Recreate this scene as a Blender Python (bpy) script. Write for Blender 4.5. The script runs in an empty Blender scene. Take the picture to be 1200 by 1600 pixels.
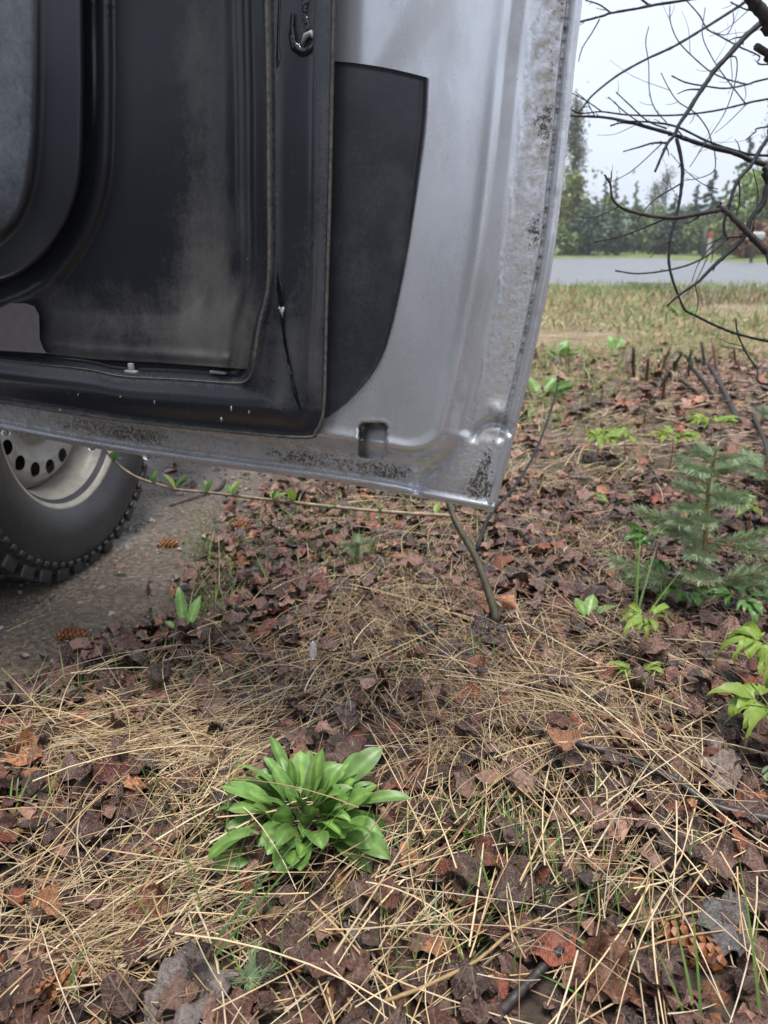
import bpy, math, random
import numpy as np
from mathutils import Matrix, Vector

R = math.radians
rng = np.random.default_rng(7)
random.seed(7)
scene = bpy.context.scene
COL = scene.collection

# ------------------------------------------------------------------ camera
CAM_H = 0.75
FPX = 1209.0                      # focal length in pixels of the 1200x1600 photograph
PITCH = math.atan(420 / FPX)
cam_d = bpy.data.cameras.new('camera')
cam_d.sensor_fit = 'VERTICAL'
cam_d.sensor_height = 36.0
cam_d.sensor_width = 27.0
cam_d.lens = 36.0 * FPX / 1600.0
cam_d.clip_start = 0.02
cam_d.clip_end = 2000
cam_d.dof.use_dof = True
cam_d.dof.focus_distance = 0.98
cam_d.dof.aperture_fstop = 7.5
cam = bpy.data.objects.new('camera', cam_d)
cam.location = (0, 0, CAM_H)
cam.rotation_euler = (R(90) - PITCH, 0, 0)
COL.objects.link(cam)
scene.camera = cam

# ------------------------------------------------------------------ sky, sun, exposure
SUN_EL, SUN_AZ = R(80), R(160)
world = bpy.data.worlds.new('World')
scene.world = world
world.use_nodes = True
wn, wl = world.node_tree.nodes, world.node_tree.links
wn.clear()
wo = wn.new('ShaderNodeOutputWorld')
bg = wn.new('ShaderNodeBackground')
bg.inputs['Strength'].default_value = 0.10
sky = wn.new('ShaderNodeTexSky')
sky.sky_type = 'NISHITA'
sky.sun_disc = False
sky.sun_elevation = SUN_EL
sky.sun_rotation = SUN_AZ
sky.air_density = 1.0
sky.dust_density = 4.0
hs = wn.new('ShaderNodeHueSaturation')
hs.inputs['Saturation'].default_value = 0.35
wl.new(sky.outputs['Color'], hs.inputs['Color'])
tc = wn.new('ShaderNodeTexCoord')
nz = wn.new('ShaderNodeTexNoise')
nz.inputs['Scale'].default_value = 1.6
nz.inputs['Detail'].default_value = 4
wl.new(tc.outputs['Generated'], nz.inputs['Vector'])
cr = wn.new('ShaderNodeValToRGB')                   # a closed layer of cloud, slightly uneven
cr.color_ramp.elements[0].position = 0.3
cr.color_ramp.elements[0].color = (2.3, 2.6, 3.2, 1)
cr.color_ramp.elements[1].position = 0.7
cr.color_ramp.elements[1].color = (3.05, 3.35, 3.9, 1)
wl.new(nz.outputs['Fac'], cr.inputs['Fac'])
mx = wn.new('ShaderNodeMix')
mx.data_type = 'RGBA'
mx.inputs['Factor'].default_value = 0.85
wl.new(hs.outputs['Color'], mx.inputs['A'])
wl.new(cr.outputs['Color'], mx.inputs['B'])
wl.new(mx.outputs['Result'], bg.inputs['Color'])
wl.new(bg.outputs['Background'], wo.inputs['Surface'])

sun_d = bpy.data.lights.new('sun', 'SUN')
sun_d.energy = 1.5
sun_d.angle = R(22)
sun_d.color = (1.0, 0.97, 0.92)
sun = bpy.data.objects.new('sun', sun_d)
sun.rotation_euler = Vector((math.sin(SUN_AZ) * math.cos(SUN_EL), math.cos(SUN_AZ) * math.cos(SUN_EL),
                             math.sin(SUN_EL))).to_track_quat('Z', 'Y').to_euler()
sun.location = (2, 4, 6)
COL.objects.link(sun)

scene.view_settings.view_transform = 'Standard'
scene.view_settings.look = 'None'
scene.view_settings.exposure = 1.75
scene.view_settings.gamma = 1.0
scene.view_settings.use_curve_mapping = False
try:
    scene.cycles.use_denoising = True
    scene.cycles.max_bounces = 8
    scene.cycles.transparent_max_bounces = 6
    scene.cycles.sample_clamp_indirect = 6
except Exception:
    pass

# ------------------------------------------------------------------ geometry of the view (used to measure the place)
CP, SP = math.cos(PITCH), math.sin(PITCH)
CAM = np.array([0, 0, CAM_H])


def ray(px, py):
    px, py = np.asarray(px, float), np.asarray(py, float)
    xc, yc = (px - 600) / FPX, (800 - py) / FPX
    return np.stack([xc, CP + yc * SP, -SP + yc * CP], -1)


def at(px, py, depth):
    """a point measured at a photo position and a distance along the view axis"""
    return CAM + ray(px, py) * np.asarray(depth, float)[..., None]


def on_ground(px, py, z=0.0):
    d = ray(px, py)
    return CAM + d * ((z - CAM_H) / d[..., 2])[..., None]


# ------------------------------------------------------------------ mesh helpers
def mk(name, V, F, mat=None, parent=None, origin=None, smooth=True, cols=None, label=None, cat=None, group=None,
       kind=None, link=True):
    me = bpy.data.meshes.new(name)
    V = np.asarray(V, float)
    if origin is not None:
        V = V - np.asarray(origin, float)
    if isinstance(F, np.ndarray) and F.ndim == 2:
        n, k = F.shape
        me.vertices.add(len(V))
        me.vertices.foreach_set('co', V.astype(np.float32).ravel())
        me.loops.add(n * k)
        me.loops.foreach_set('vertex_index', F.astype(np.int32).ravel())
        me.polygons.add(n)
        me.polygons.foreach_set('loop_start', np.arange(0, n * k, k, dtype=np.int32))
        me.polygons.foreach_set('loop_total', np.full(n, k, dtype=np.int32))
        me.update(calc_edges=True)
    else:
        me.from_pydata([tuple(v) for v in V], [], [tuple(int(i) for i in f) for f in F])
        me.update()
    me.polygons.foreach_set('use_smooth', np.full(len(me.polygons), bool(smooth)))
    if cols is not None:
        c = np.ones((len(V), 4), np.float32)
        cols = np.asarray(cols)
        c[:, :cols.shape[1]] = cols
        a = me.color_attributes.new('Col', 'FLOAT_COLOR', 'POINT')
        a.data.foreach_set('color', c.ravel())
    if mat is not None:
        me.materials.append(mat)
    o = bpy.data.objects.new(name, me)
    if parent is not None:
        o.parent = parent
    elif origin is not None:
        o.location = origin
    if label:
        o['label'] = label
    if cat:
        o['category'] = cat
    if group:
        o['group'] = group
    if kind:
        o['kind'] = kind
    if link:
        COL.objects.link(o)
    return o


def empty(name, loc, label=None, cat=None, group=None, parent=None):
    o = bpy.data.objects.new(name, None)
    o.empty_display_size = 0.05
    o.location = loc
    if parent:
        o.parent = parent
    for k, v in (('label', label), ('category', cat), ('group', group)):
        if v:
            o[k] = v
    COL.objects.link(o)
    return o


def grid_faces(nu, nv):
    i, j = np.meshgrid(np.arange(nu - 1), np.arange(nv - 1), indexing='ij')
    a = (i * nv + j).ravel()
    return np.stack([a, a + nv, a + nv + 1, a + 1], 1)


def join(parts):
    Vs, Fs, n = [], [], 0
    for V, F in parts:
        Vs.append(np.asarray(V, float))
        Fs += [tuple(int(i) + n for i in f) for f in F]
        n += len(V)
    return np.concatenate(Vs), Fs


def box(x0, x1, y0, y1, z0, z1, bev=0.0):
    b = bev
    if b <= 0:
        V = [(x, y, z) for x in (x0, x1) for y in (y0, y1) for z in (z0, z1)]
        F = [(0, 1, 3, 2), (4, 6, 7, 5), (0, 4, 5, 1), (2, 3, 7, 6), (0, 2, 6, 4), (1, 5, 7, 3)]
        return V, F
    V, F = [], []
    import bmesh
    bm = bmesh.new()
    vs = [bm.verts.new((x, y, z)) for x in (x0, x1) for y in (y0, y1) for z in (z0, z1)]
    for f in [(0, 1, 3, 2), (4, 6, 7, 5), (0, 4, 5, 1), (2, 3, 7, 6), (0, 2, 6, 4), (1, 5, 7, 3)]:
        bm.faces.new([vs[i] for i in f])
    bmesh.ops.bevel(bm, geom=bm.edges[:], offset=b, segments=2, affect='EDGES', profile=0.5)
    bm.verts.index_update()
    V = [tuple(v.co) for v in bm.verts]
    F = [tuple(v.index for v in f.verts) for f in bm.faces]
    bm.free()
    return V, F


def smooth_path(P, n):
    """Catmull-Rom through the points, n samples"""
    P = np.asarray(P, float)
    Q = np.concatenate([2 * P[:1] - P[1:2], P, 2 * P[-1:] - P[-2:-1]])
    seg = len(P) - 1
    t = np.linspace(0, seg - 1e-9, n)
    i = t.astype(int)
    f = (t - i)[:, None]
    p0, p1, p2, p3 = Q[i], Q[i + 1], Q[i + 2], Q[i + 3]
    return 0.5 * (2 * p1 + (p2 - p0) * f + (2 * p0 - 5 * p1 + 4 * p2 - p3) * f * f + (3 * p1 - p0 - 3 * p2 + p3) * f ** 3)


def tube(P, rad, sides=6, cap=True, bump=0.0):
    P = np.asarray(P, float)
    n = len(P)
    rad = np.broadcast_to(np.asarray(rad, float), (n,)).copy()
    T = np.gradient(P, axis=0)
    T /= np.linalg.norm(T, axis=1)[:, None] + 1e-12
    up = np.array([0.13, 0.21, 0.97])
    if abs(T[:, 2]).mean() > 0.85:
        up = np.array([0.95, 0.2, 0.1])
    A = np.cross(T, up)
    A /= np.linalg.norm(A, axis=1)[:, None] + 1e-12
    B = np.cross(T, A)
    th = np.arange(sides) * 2 * math.pi / sides
    rr = rad[:, None] * (1 + bump * rng.standard_normal((n, sides)))
    V = P[:, None] + rr[..., None] * (np.cos(th)[None, :, None] * A[:, None] + np.sin(th)[None, :, None] * B[:, None])
    V = V.reshape(-1, 3)
    F = []
    for i in range(n - 1):
        for k in range(sides):
            k2 = (k + 1) % sides
            F.append((i * sides + k, i * sides + k2, (i + 1) * sides + k2, (i + 1) * sides + k))
    if cap:
        F.append(tuple(range(sides))[::-1])
        F.append(tuple((n - 1) * sides + k for k in range(sides)))
    return V, F


def lathe_x(prof, segs, closed=False):
    prof = np.asarray(prof, float)
    th = np.arange(segs) * 2 * math.pi / segs
    V = np.stack([np.broadcast_to(prof[None, :, 0], (segs, len(prof))), prof[None, :, 1] * np.cos(th)[:, None],
                  prof[None, :, 1] * np.sin(th)[:, None]], -1).reshape(-1, 3)
    m = len(prof)
    F = []
    for i in range(segs):
        i2 = (i + 1) % segs
        for j in range(m - 1):
            F.append((i * m + j, i2 * m + j, i2 * m + j + 1, i * m + j + 1))
    return V, F


def sstep(x, a=0.0, b=1.0):
    t = np.clip((np.asarray(x, float) - a) / (b - a), 0, 1)
    return t * t * (3 - 2 * t)


_ns = np.random.default_rng(3)
_NK = _ns.uniform(-1, 1, (24, 2))
_NP = _ns.uniform(0, 6.28, 24)


def waves(x, y, scale, n=10, off=0):
    """smooth random field, about -1..1"""
    s = 0
    for k in range(n):
        kx, ky = _NK[(k + off) % 24] * (0.6 + 0.25 * k) * scale
        s = s + np.sin(kx * x + ky * y + _NP[(k * 3 + off) % 24]) / (1 + 0.25 * k)
    return s / (n ** 0.5) / 0.9


# ------------------------------------------------------------------ material helpers
class NT:
    def __init__(self, name):
        self.m = bpy.data.materials.new(name)
        self.m.use_nodes = True
        self.n, self.l = self.m.node_tree.nodes, self.m.node_tree.links
        self.b = self.n['Principled BSDF']
        self.tc = self.n.new('ShaderNodeTexCoord')

    def val(self, sock, v):
        self.b.inputs[sock].default_value = v
        return self

    def to(self, out, sock):
        self.l.new(out, self.b.inputs[sock])
        return self

    def noise(self, scale, detail=4, rough=0.55, stretch=None, coord='Object', out='Fac'):
        t = self.n.new('ShaderNodeTexNoise')
        t.inputs['Scale'].default_value = scale
        t.inputs['Detail'].default_value = detail
        t.inputs['Roughness'].default_value = rough
        src = self.tc.outputs[coord]
        if stretch:
            mp = self.n.new('ShaderNodeMapping')
            mp.inputs['Scale'].default_value = stretch
            self.l.new(src, mp.inputs['Vector'])
            src = mp.outputs['Vector']
        self.l.new(src, t.inputs['Vector'])
        return t.outputs[out]

    def voronoi(self, scale, out='Distance', feature='F1'):
        t = self.n.new('ShaderNodeTexVoronoi')
        t.feature = feature
        t.inputs['Scale'].default_value = scale
        self.l.new(self.tc.outputs['Object'], t.inputs['Vector'])
        return t.outputs[out]

    def ramp(self, fac, stops):
        r = self.n.new('ShaderNodeValToRGB')
        e = r.color_ramp.elements
        while len(e) < len(stops):
            e.new(0.5)
        for k, (p, c) in enumerate(stops):
            e[k].position = p
            e[k].color = (c, c, c, 1) if np.isscalar(c) else (*c, 1)
        self.l.new(fac, r.inputs['Fac'])
        return r.outputs['Color']

    def mix(self, fac, a, b, mode='MIX'):
        m = self.n.new('ShaderNodeMix')
        m.data_type = 'RGBA'
        m.blend_type = mode
        for s, v in (('Factor', fac), ('A', a), ('B', b)):
            if hasattr(v, 'is_linked') or isinstance(v, bpy.types.NodeSocket):
                self.l.new(v, m.inputs[s])
            elif s == 'Factor':
                m.inputs[s].default_value = v
            else:
                m.inputs[s].default_value = (v, v, v, 1) if np.isscalar(v) else (*v[:3], 1)
        return m.outputs['Result']

    def math(self, op, a, b=None, clamp=False):
        m = self.n.new('ShaderNodeMath')
        m.operation = op
        m.use_clamp = clamp
        for k, v in enumerate((a, b)):
            if v is None:
                continue
            if isinstance(v, bpy.types.NodeSocket):
                self.l.new(v, m.inputs[k])
            else:
                m.inputs[k].default_value = v
        return m.outputs[0]

    def sep(self, v):
        s = self.n.new('ShaderNodeSeparateXYZ')
        self.l.new(v, s.inputs[0])
        return s.outputs

    def attr(self, name='Col'):
        a = self.n.new('ShaderNodeAttribute')
        a.attribute_name = name
        return a.outputs

    def objcol(self):
        return self.n.new('ShaderNodeObjectInfo').outputs['Color']

    def bump(self, h, strength=0.3, dist=0.002):
        b = self.n.new('ShaderNodeBump')
        b.inputs['Strength'].default_value = strength
        b.inputs['Distance'].default_value = dist
        self.l.new(h, b.inputs['Height'])
        self.l.new(b.outputs['Normal'], self.b.inputs['Normal'])
        return self


def simple(name, c, rough=0.6, metal=0.0, var=0.25, scale=40, bump=0.0, bdist=0.002, spec=0.5):
    t = NT(name)
    f = t.noise(scale, 5)
    lo = tuple(x * (1 - var) for x in c)
    hi = tuple(min(1, x * (1 + var)) for x in c)
    t.to(t.ramp(f, [(0.3, lo), (0.7, hi)]), 'Base Color')
    t.val('Roughness', rough).val('Metallic', metal).val('Specular IOR Level', spec)
    if bump:
        t.bump(t.noise(scale * 2, 5), bump, bdist)
    return t.m


M = {}

# silver paint of the door's inner shell; Col.r = grime held in channels, Col.g = speckle, Col.b = shade painted in the plug hole
t = NT('silver_paint')
col = t.attr()
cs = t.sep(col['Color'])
fine = t.noise(210, 9, 0.78)
mid = t.noise(70, 8, 0.72)
low = t.noise(9, 3)
base = t.ramp(low, [(0.3, (0.60, 0.615, 0.645)), (0.7, (0.68, 0.69, 0.715))])
gm = t.ramp(t.math('ADD', mid, t.math('MULTIPLY', cs[0], 0.30)), [(0.71, 0.0), (0.90, 0.85)])
base = t.mix(gm, base, (0.30, 0.27, 0.225))
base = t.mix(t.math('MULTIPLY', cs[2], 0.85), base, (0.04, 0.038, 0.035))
spk = t.ramp(t.math('ADD', fine, t.math('MULTIPLY', cs[1], 0.30)), [(0.725, 0.0), (0.80, 1.0)])
base = t.mix(spk, base, (0.050, 0.038, 0.027))
lite = t.math('MULTIPLY', t.ramp(t.noise(300, 5, 0.7), [(0.53, 0.0), (0.60, 1.0)]), cs[1])
base = t.mix(t.math('MULTIPLY', lite, 0.7), base, (0.55, 0.54, 0.52))
dots = t.ramp(t.voronoi(95), [(0.045, 1.0), (0.07, 0.0)])
dots = t.math('MULTIPLY', dots, t.ramp(t.noise(38, 2), [(0.56, 0.0), (0.6, 1.0)]))
base = t.mix(dots, base, (0.03, 0.03, 0.03))
film = t.ramp(t.noise(14, 6, 0.7, (1, 0.35, 1)), [(0.45, 0.0), (0.8, 0.55)])
base = t.mix(film, base, (0.30, 0.28, 0.25))
t.to(base, 'Base Color')
mt = t.math('SUBTRACT', 0.6, t.math('MULTIPLY', t.math('MAXIMUM', gm, spk), 0.6), clamp=True)
t.to(mt, 'Metallic')
rg = t.math('ADD', t.math('ADD', 0.24, t.math('MULTIPLY', gm, 0.4)), t.math('MULTIPLY', film, 0.25), clamp=True)
t.to(rg, 'Roughness')
hgt = t.math('MULTIPLY', t.math('ADD', fine, t.math('MULTIPLY', mid, 1.5)), t.math('ADD', 0.02, cs[1]))
t.bump(hgt, 0.7, 0.0016)
M['silver'] = t.m

t = NT('silver_body_paint')
t.to(t.ramp(t.noise(3, 3), [(0.3, (0.50, 0.505, 0.52)), (0.7, (0.58, 0.585, 0.60))]), 'Base Color')
t.val('Metallic', 0.7).val('Roughness', 0.28)
M['body'] = t.m


def black_plastic(name, dustpos, base=(0.012, 0.013, 0.016), rough=0.42, grain=900, dust=(0.115, 0.10, 0.082), amount=1.0):
    """Col.r carries where road dust has settled; on the pod, sky light painted on its face"""
    t = NT(name)
    c = t.sep(t.attr()['Color'])
    n1 = t.noise(26, 10, 0.75)
    n2 = t.noise(190, 8, 0.75)
    n3 = t.noise(45, 6, 0.65, (1, 0.25, 1))
    f = t.math('ADD', t.math('MULTIPLY', n1, 1.2), t.math('MULTIPLY', n2, 1.0))
    f = t.math('ADD', f, t.math('MULTIPLY', n3, 0.5))
    f = t.math('ADD', t.math('SUBTRACT', f, 1.58), c[0])
    d = t.ramp(f, [(0.0, 0.0), (0.55, 0.55), (1.0, 1.0)])
    d = t.math('MULTIPLY', d, amount)
    b = t.mix(d, base, dust)
    scuff = t.ramp(t.noise(85, 9, 0.82), [(0.61, 0.0), (0.68, 1.0)])
    scuff = t.math('MULTIPLY', scuff, t.math('ADD', 0.12, t.math('MULTIPLY', c[0], 0.6)))
    b = t.mix(t.math('MULTIPLY', scuff, 0.5), b, (0.22, 0.20, 0.18))
    t.to(b, 'Base Color')
    t.to(t.math('ADD', rough, t.math('MULTIPLY', d, 0.45), clamp=True), 'Roughness')
    t.val('Specular IOR Level', 0.5)
    t.bump(t.math('ADD', t.noise(grain, 3), t.math('MULTIPLY', scuff, 0.5)), 0.12, 0.0008)
    return t.m


M['trim'] = black_plastic('black_trim_plastic', None, (0.013, 0.0145, 0.019), 0.30, 900, (0.105, 0.099, 0.09))
M['rubber'] = black_plastic('black_seal_rubber', None, (0.022, 0.0245, 0.030), 0.25, 500, (0.10, 0.096, 0.088))
M['film'] = black_plastic('black_vinyl_film', None, (0.023, 0.025, 0.030), 0.34, 300, (0.08, 0.08, 0.08))
M['pod'] = black_plastic('grained_pod_plastic', None, (0.026, 0.029, 0.036), 0.28, 420, (0.15, 0.165, 0.185))  # bluish pale tone stands for sky light caught by the pod face
M['lens'] = simple('dull_lamp_lens', (0.17, 0.15, 0.145), 0.35, 0, 0.12, 60)
M['clip'] = simple('white_clip_plastic', (0.26, 0.26, 0.25), 0.5, 0, 0.1, 60)
M['grime_lip'] = simple('dusty_rubber_lip', (0.085, 0.075, 0.062), 0.75, 0, 0.5, 160, 0.4)
M['dark'] = simple('dark_void', (0.006, 0.006, 0.006), 0.9)
t = NT('water')
t.val('Base Color', (0.96, 0.98, 1, 1)).val('Transmission Weight', 1.0).val('IOR', 1.333).val('Roughness', 0.0)
M['water'] = t.m
t = NT('shaken_water')
t.val('Base Color', (0.95, 0.97, 1, 1)).val('Transmission Weight', 0.85).val('IOR', 1.333).val('Roughness', 0.2)
M['white_water'] = t.m
t = NT('wet_film')
t.val('Base Color', (0.004, 0.005, 0.007, 1)).val('Roughness', 0.06).val('Specular IOR Level', 0.6)
M['wet'] = t.m

t = NT('tyre_rubber')
f = t.noise(18, 6, 0.7)
b = t.ramp(f, [(0.3, (0.014, 0.014, 0.015)), (0.7, (0.030, 0.029, 0.029))])
sc = t.ramp(t.noise(10, 8, 0.8, (1, 1, 1)), [(0.62, 0.0), (0.66, 1.0)])
b = t.mix(t.math('MULTIPLY', sc, 0.35), b, (0.10, 0.10, 0.10))
t.to(b, 'Base Color').val('Roughness', 0.4)
t.bump(t.noise(60, 6), 0.35, 0.003)
M['tyre'] = t.m
t = NT('cream_wheel_paint')
d = t.ramp(t.noise(20, 7, 0.75), [(0.45, 0.0), (0.75, 1.0)])
t.to(t.mix(d, (0.30, 0.275, 0.235), (0.14, 0.12, 0.095)), 'Base Color').val('Roughness', 0.4)
t.bump(t.noise(80, 4), 0.15, 0.001)
M['rim'] = t.m
t = NT('window_glass')
t.val('Base Color', (0.85, 0.9, 0.88, 1)).val('Transmission Weight', 1.0).val('Roughness', 0.0).val('IOR', 1.1)
M['glass'] = t.m
M['seat'] = simple('grey_seat_cloth', (0.06, 0.055, 0.055), 0.9)

# ================================================================== GROUND, TRACK, ROAD
TRACK_PX = [(-260, 1180), (0, 1098), (60, 1060), (150, 1012), (235, 975), (290, 930), (325, 880), (345, 830), (400, 772)]
TRACK_EDGE = [on_ground(x, y)[:2] for x, y in TRACK_PX] + [np.array(p) for p in
                                                            [(-0.35, 3.2), (-0.2, 5.0), (-0.3, 8.0), (-0.4, 15.2)]]
TRACK_EDGE = np.array([(-1.6, -1.5), (-1.0, 0.5)] + [tuple(p) for p in TRACK_EDGE])
TRACK_EDGE = TRACK_EDGE[np.argsort(TRACK_EDGE[:, 1])]


def track_x(y):
    return np.interp(y, TRACK_EDGE[:, 1], TRACK_EDGE[:, 0])


def gz(x, y):
    x, y = np.asarray(x, float), np.asarray(y, float)
    off = sstep(x - track_x(y), 0.0, 0.35)
    near = sstep(14.3 - y, 0, 2.5)
    h = 0.016 * waves(x, y, 5.5) + 0.010 * waves(x, y, 17, 10, 5) + 0.004 * waves(x, y, 45, 8, 11)
    mound = 0.07 * np.exp(-((x - 2.0) / 1.0) ** 2 - ((y - 4.2) / 0.9) ** 2)
    return off * near * (h + 0.012 + mound) - 0.0


def spaced(a, b, c0, c1, step, grow):
    """coordinates from a to b: even steps between c0 and c1, growing outside"""
    mid = list(np.arange(c0, c1, step))
    s, x, hi = step, c1, []
    while x < b:
        hi.append(x)
        s *= grow
        x += s
    hi.append(b)
    s, x, lo = step * grow, c0 - step, []
    while x > a:
        lo.append(x)
        s *= grow
        x -= s
    lo.append(a)
    return np.array(lo[::-1] + mid + hi)


gx = spaced(-220, 220, -1.2, 2.2, 0.02, 1.12)
gy = spaced(-40, 300, 0.3, 3.2, 0.02, 1.10)
X, Y = np.meshgrid(gx, gy, indexing='ij')
Z = gz(X, Y)

t = NT('forest_soil')
n1 = t.noise(6, 8, 0.7)
n2 = t.noise(70, 6, 0.7)
b = t.ramp(n2, [(0.3, (0.018, 0.012, 0.009)), (0.55, (0.055, 0.036, 0.026)), (0.8, (0.12, 0.085, 0.06))])
yy = t.sep(t.tc.outputs['Object'])[1]
far = t.ramp(t.math('DIVIDE', yy, 20.0), [(0.10, 0.0), (0.26, 1.0)])
dry = t.ramp(t.noise(3.0, 8, 0.75), [(0.32, (0.08, 0.055, 0.04)), (0.45, (0.17, 0.125, 0.075)), (0.58, (0.24, 0.19, 0.105)), (0.70, (0.10, 0.12, 0.04))])
b = t.mix(far, b, dry)
t.to(b, 'Base Color').val('Roughness', 0.8)
t.bump(n2, 0.8, 0.01)
M['soil'] = t.m
ground = mk('ground', np.stack([X, Y, Z], -1).reshape(-1, 3), grid_faces(len(gx), len(gy)), M['soil'], kind='structure')

# gravel track, an irregular sheet with real unevenness
ty = np.concatenate([np.arange(-1.5, 4.0, 0.03), np.arange(4.0, 15.3, 0.25)])
ts = np.linspace(0, 1, 60) ** 1.5
TX = (track_x(ty) + 0.07 + 0.03 * np.sin(ty * 9) + 0.02 * np.sin(ty * 23))[:, None] - ts[None, :] * 4.2
TY = np.broadcast_to(ty[:, None], TX.shape)
TZ = 0.006 + 0.004 * waves(TX, TY, 30, 9, 2) * (ts > 0.02) + 0.010 * sstep(ts, 0, 0.05)[None, :] - 0.012 * (ts < 0.012)
t = NT('wet_gravel_dirt')
n1 = t.noise(75, 9, 0.8)
n2 = t.noise(5, 6, 0.65)
vo = t.voronoi(120)
b = t.ramp(n1, [(0.36, (0.045, 0.032, 0.023)), (0.5, (0.15, 0.112, 0.081)), (0.64, (0.36, 0.285, 0.215))])
b = t.mix(t.ramp(n2, [(0.4, 0.0), (0.7, 0.5)]), b, (0.10, 0.075, 0.055))
t.to(b, 'Base Color')
t.to(t.ramp(n2, [(0.35, 0.4), (0.65, 0.75)]), 'Roughness')
t.bump(t.math('ADD', n1, t.math('MULTIPLY', vo, 0.6)), 1.0, 0.014)
M['gravel'] = t.m
track = mk('dirt_track', np.stack([TX, TY, TZ], -1).reshape(-1, 3), grid_faces(len(ty), 60)[:, ::-1], M['gravel'], kind='structure')

# road
t = NT('asphalt')
n1 = t.noise(1.5, 7, 0.7)
b = t.ramp(n1, [(0.3, (0.12, 0.126, 0.136)), (0.7, (0.165, 0.172, 0.182))])
t.to(b, 'Base Color').val('Roughness', 0.55)
t.bump(t.noise(90, 3), 0.2, 0.004)
M['asphalt'] = t.m
rx = np.linspace(-60, 90, 120)
near_y = 14.6 + 0.25 * np.sin(rx * 0.7) + 0.1 * np.sin(rx * 2.3)
far_y = 43.0 - 0.05 * rx + 0.0 * rx
RV = np.concatenate([np.stack([rx, near_y + f * (far_y - near_y), 0.012 + 0.10 * np.sin(f * math.pi) + 0 * rx], 1) for f in np.linspace(0, 1, 14)])
mk('road', RV, grid_faces(14, 120)[:, ::-1], M['asphalt'], kind='structure')
# verge island on the right of the road
a = np.linspace(0, 2 * math.pi, 40, endpoint=False)
c = on_ground(1195, 412)
t = NT('verge_grass')
b = t.ramp(t.noise(1.2, 6, 0.7), [(0.3, (0.07, 0.10, 0.025)), (0.6, (0.14, 0.17, 0.05)), (0.8, (0.22, 0.18, 0.10))])
t.to(b, 'Base Color').val('Roughness', 0.9).bump(t.noise(8, 5), 0.8, 0.05)
M['verge'] = t.m
vv = []
for f, z in ((1.0, 0.05), (0.96, 0.17), (0.6, 0.24), (0.2, 0.26)):
    vv.append(np.stack([c[0] + 1.2 + f * 4.2 * np.cos(a) * (1 + 0.05 * np.sin(3 * a)), c[1] + 1.0 + f * 4.0 * np.sin(a), z + 0 * a], 1))
vv = np.concatenate(vv)
vf = [(i * 40 + k, i * 40 + (k + 1) % 40, (i + 1) * 40 + (k + 1) % 40, (i + 1) * 40 + k) for i in range(3) for k in range(40)]
vf.append(tuple(120 + k for k in range(40)))
mk('verge', vv, vf, M['verge'], kind='structure')
# far verge behind the road where the trees stand
fx = np.linspace(-90, 120, 80)
fr = np.concatenate([np.stack([fx, 42.6 - 0.05 * fx + d, z + 0.04 * waves(fx, fx * 0 + d, 0.8)], 1) for d, z in ((0, -0.06), (0.5, 0.08), (5, 0.16), (60, 0.2))])
mk('far_verge', fr, grid_faces(4, 80)[:, ::-1], M['verge'], kind='structure')
# puddle at the road's near edge
pc = on_ground(1012, 444.5, 0.05)
t = NT('puddle_water')
t.val('Base Color', (0.08, 0.08, 0.085, 1)).val('Roughness', 0.04).val('Specular IOR Level', 0.8)
a = np.linspace(0, 2 * math.pi, 36, endpoint=False)
rr = 1 + 0.25 * np.sin(3 * a + 1) + 0.12 * np.sin(7 * a)
mk('puddle', np.stack([pc[0] + 0.42 * rr * np.cos(a), pc[1] + 0.55 * rr * np.sin(a), pc[2] + 0.0 * a + 0.012], 1), [tuple(range(36))], t.m, kind='structure')
# hills
hx = np.linspace(-260, 320, 90)
hv = []
for d, s in ((190, 0.0), (230, 0.8), (290, 1.0)):
    hv.append(np.stack([hx, 0 * hx + d, s * (13 + 5 * waves(hx, hx * 0, 0.02) + 1.2 * waves(hx, hx * 0 + d, 0.25))], 1))
mk('hills', np.concatenate(hv), grid_faces(3, 90)[:, ::-1], simple('far_forest', (0.06, 0.11, 0.10), 0.95, 0, 0.4, 0.15), kind='structure')

# ================================================================== THE TRUCK: DOOR FIRST
SILL_Z = 0.45
D0 = on_ground(770, 797, SILL_Z)
D1 = on_ground(0, 669, SILL_Z)
U = D1 - D0
U /= np.linalg.norm(U)
VZ = np.array([0, 0, 1.0])
W = np.array([U[1], -U[0], 0])
W = W if W[1] < 0 else -W
XL = -U                            # door-local x runs from hinge to the free edge
HD = R(12)                         # heading of the truck
FWD = np.array([math.sin(HD), math.cos(HD), 0])
RGT = np.array([math.cos(HD), -math.sin(HD), 0])
HINGE = D0 + U * 1.16
HINGE0 = np.array([HINGE[0], HINGE[1], 0])
truck = empty('pickup_truck', tuple(HINGE0), 'silver pickup truck with its passenger door open and a cream steel wheel', 'truck')


def P(px, py, w):
    """photo position -> door-local point lying w metres in front of the door's outer edge plane"""
    d = ray(px, py)
    w = np.asarray(w, float)
    k = ((D0 - CAM) @ W + w) / (d @ W)
    q = CAM + d * k[..., None] - D0
    return np.stack([q @ XL, q @ VZ, np.broadcast_to(w, k.shape)], -1)


door_m = Matrix(((XL[0], VZ[0], W[0], D0[0] - HINGE0[0]), (XL[1], VZ[1], W[1], D0[1] - HINGE0[1]), (XL[2], VZ[2], W[2], D0[2] - HINGE0[2]), (0, 0, 0, 1)))
MMv = 0.001
RE = np.array([(930, -420), (918, -150), (906, 0), (895, 95), (886, 190), (866, 370), (847, 480), (821, 600), (796, 700), (770, 797), (760, 835)], float)
BE = np.array([(-320, 612), (-160, 641), (0, 671), (120, 694), (230, 712), (370, 731), (500, 748), (600, 764), (660, 776), (770, 797), (830, 809)], float)


def dens(pts, n=400):
    q = smooth_path(pts, n)
    return q


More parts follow.
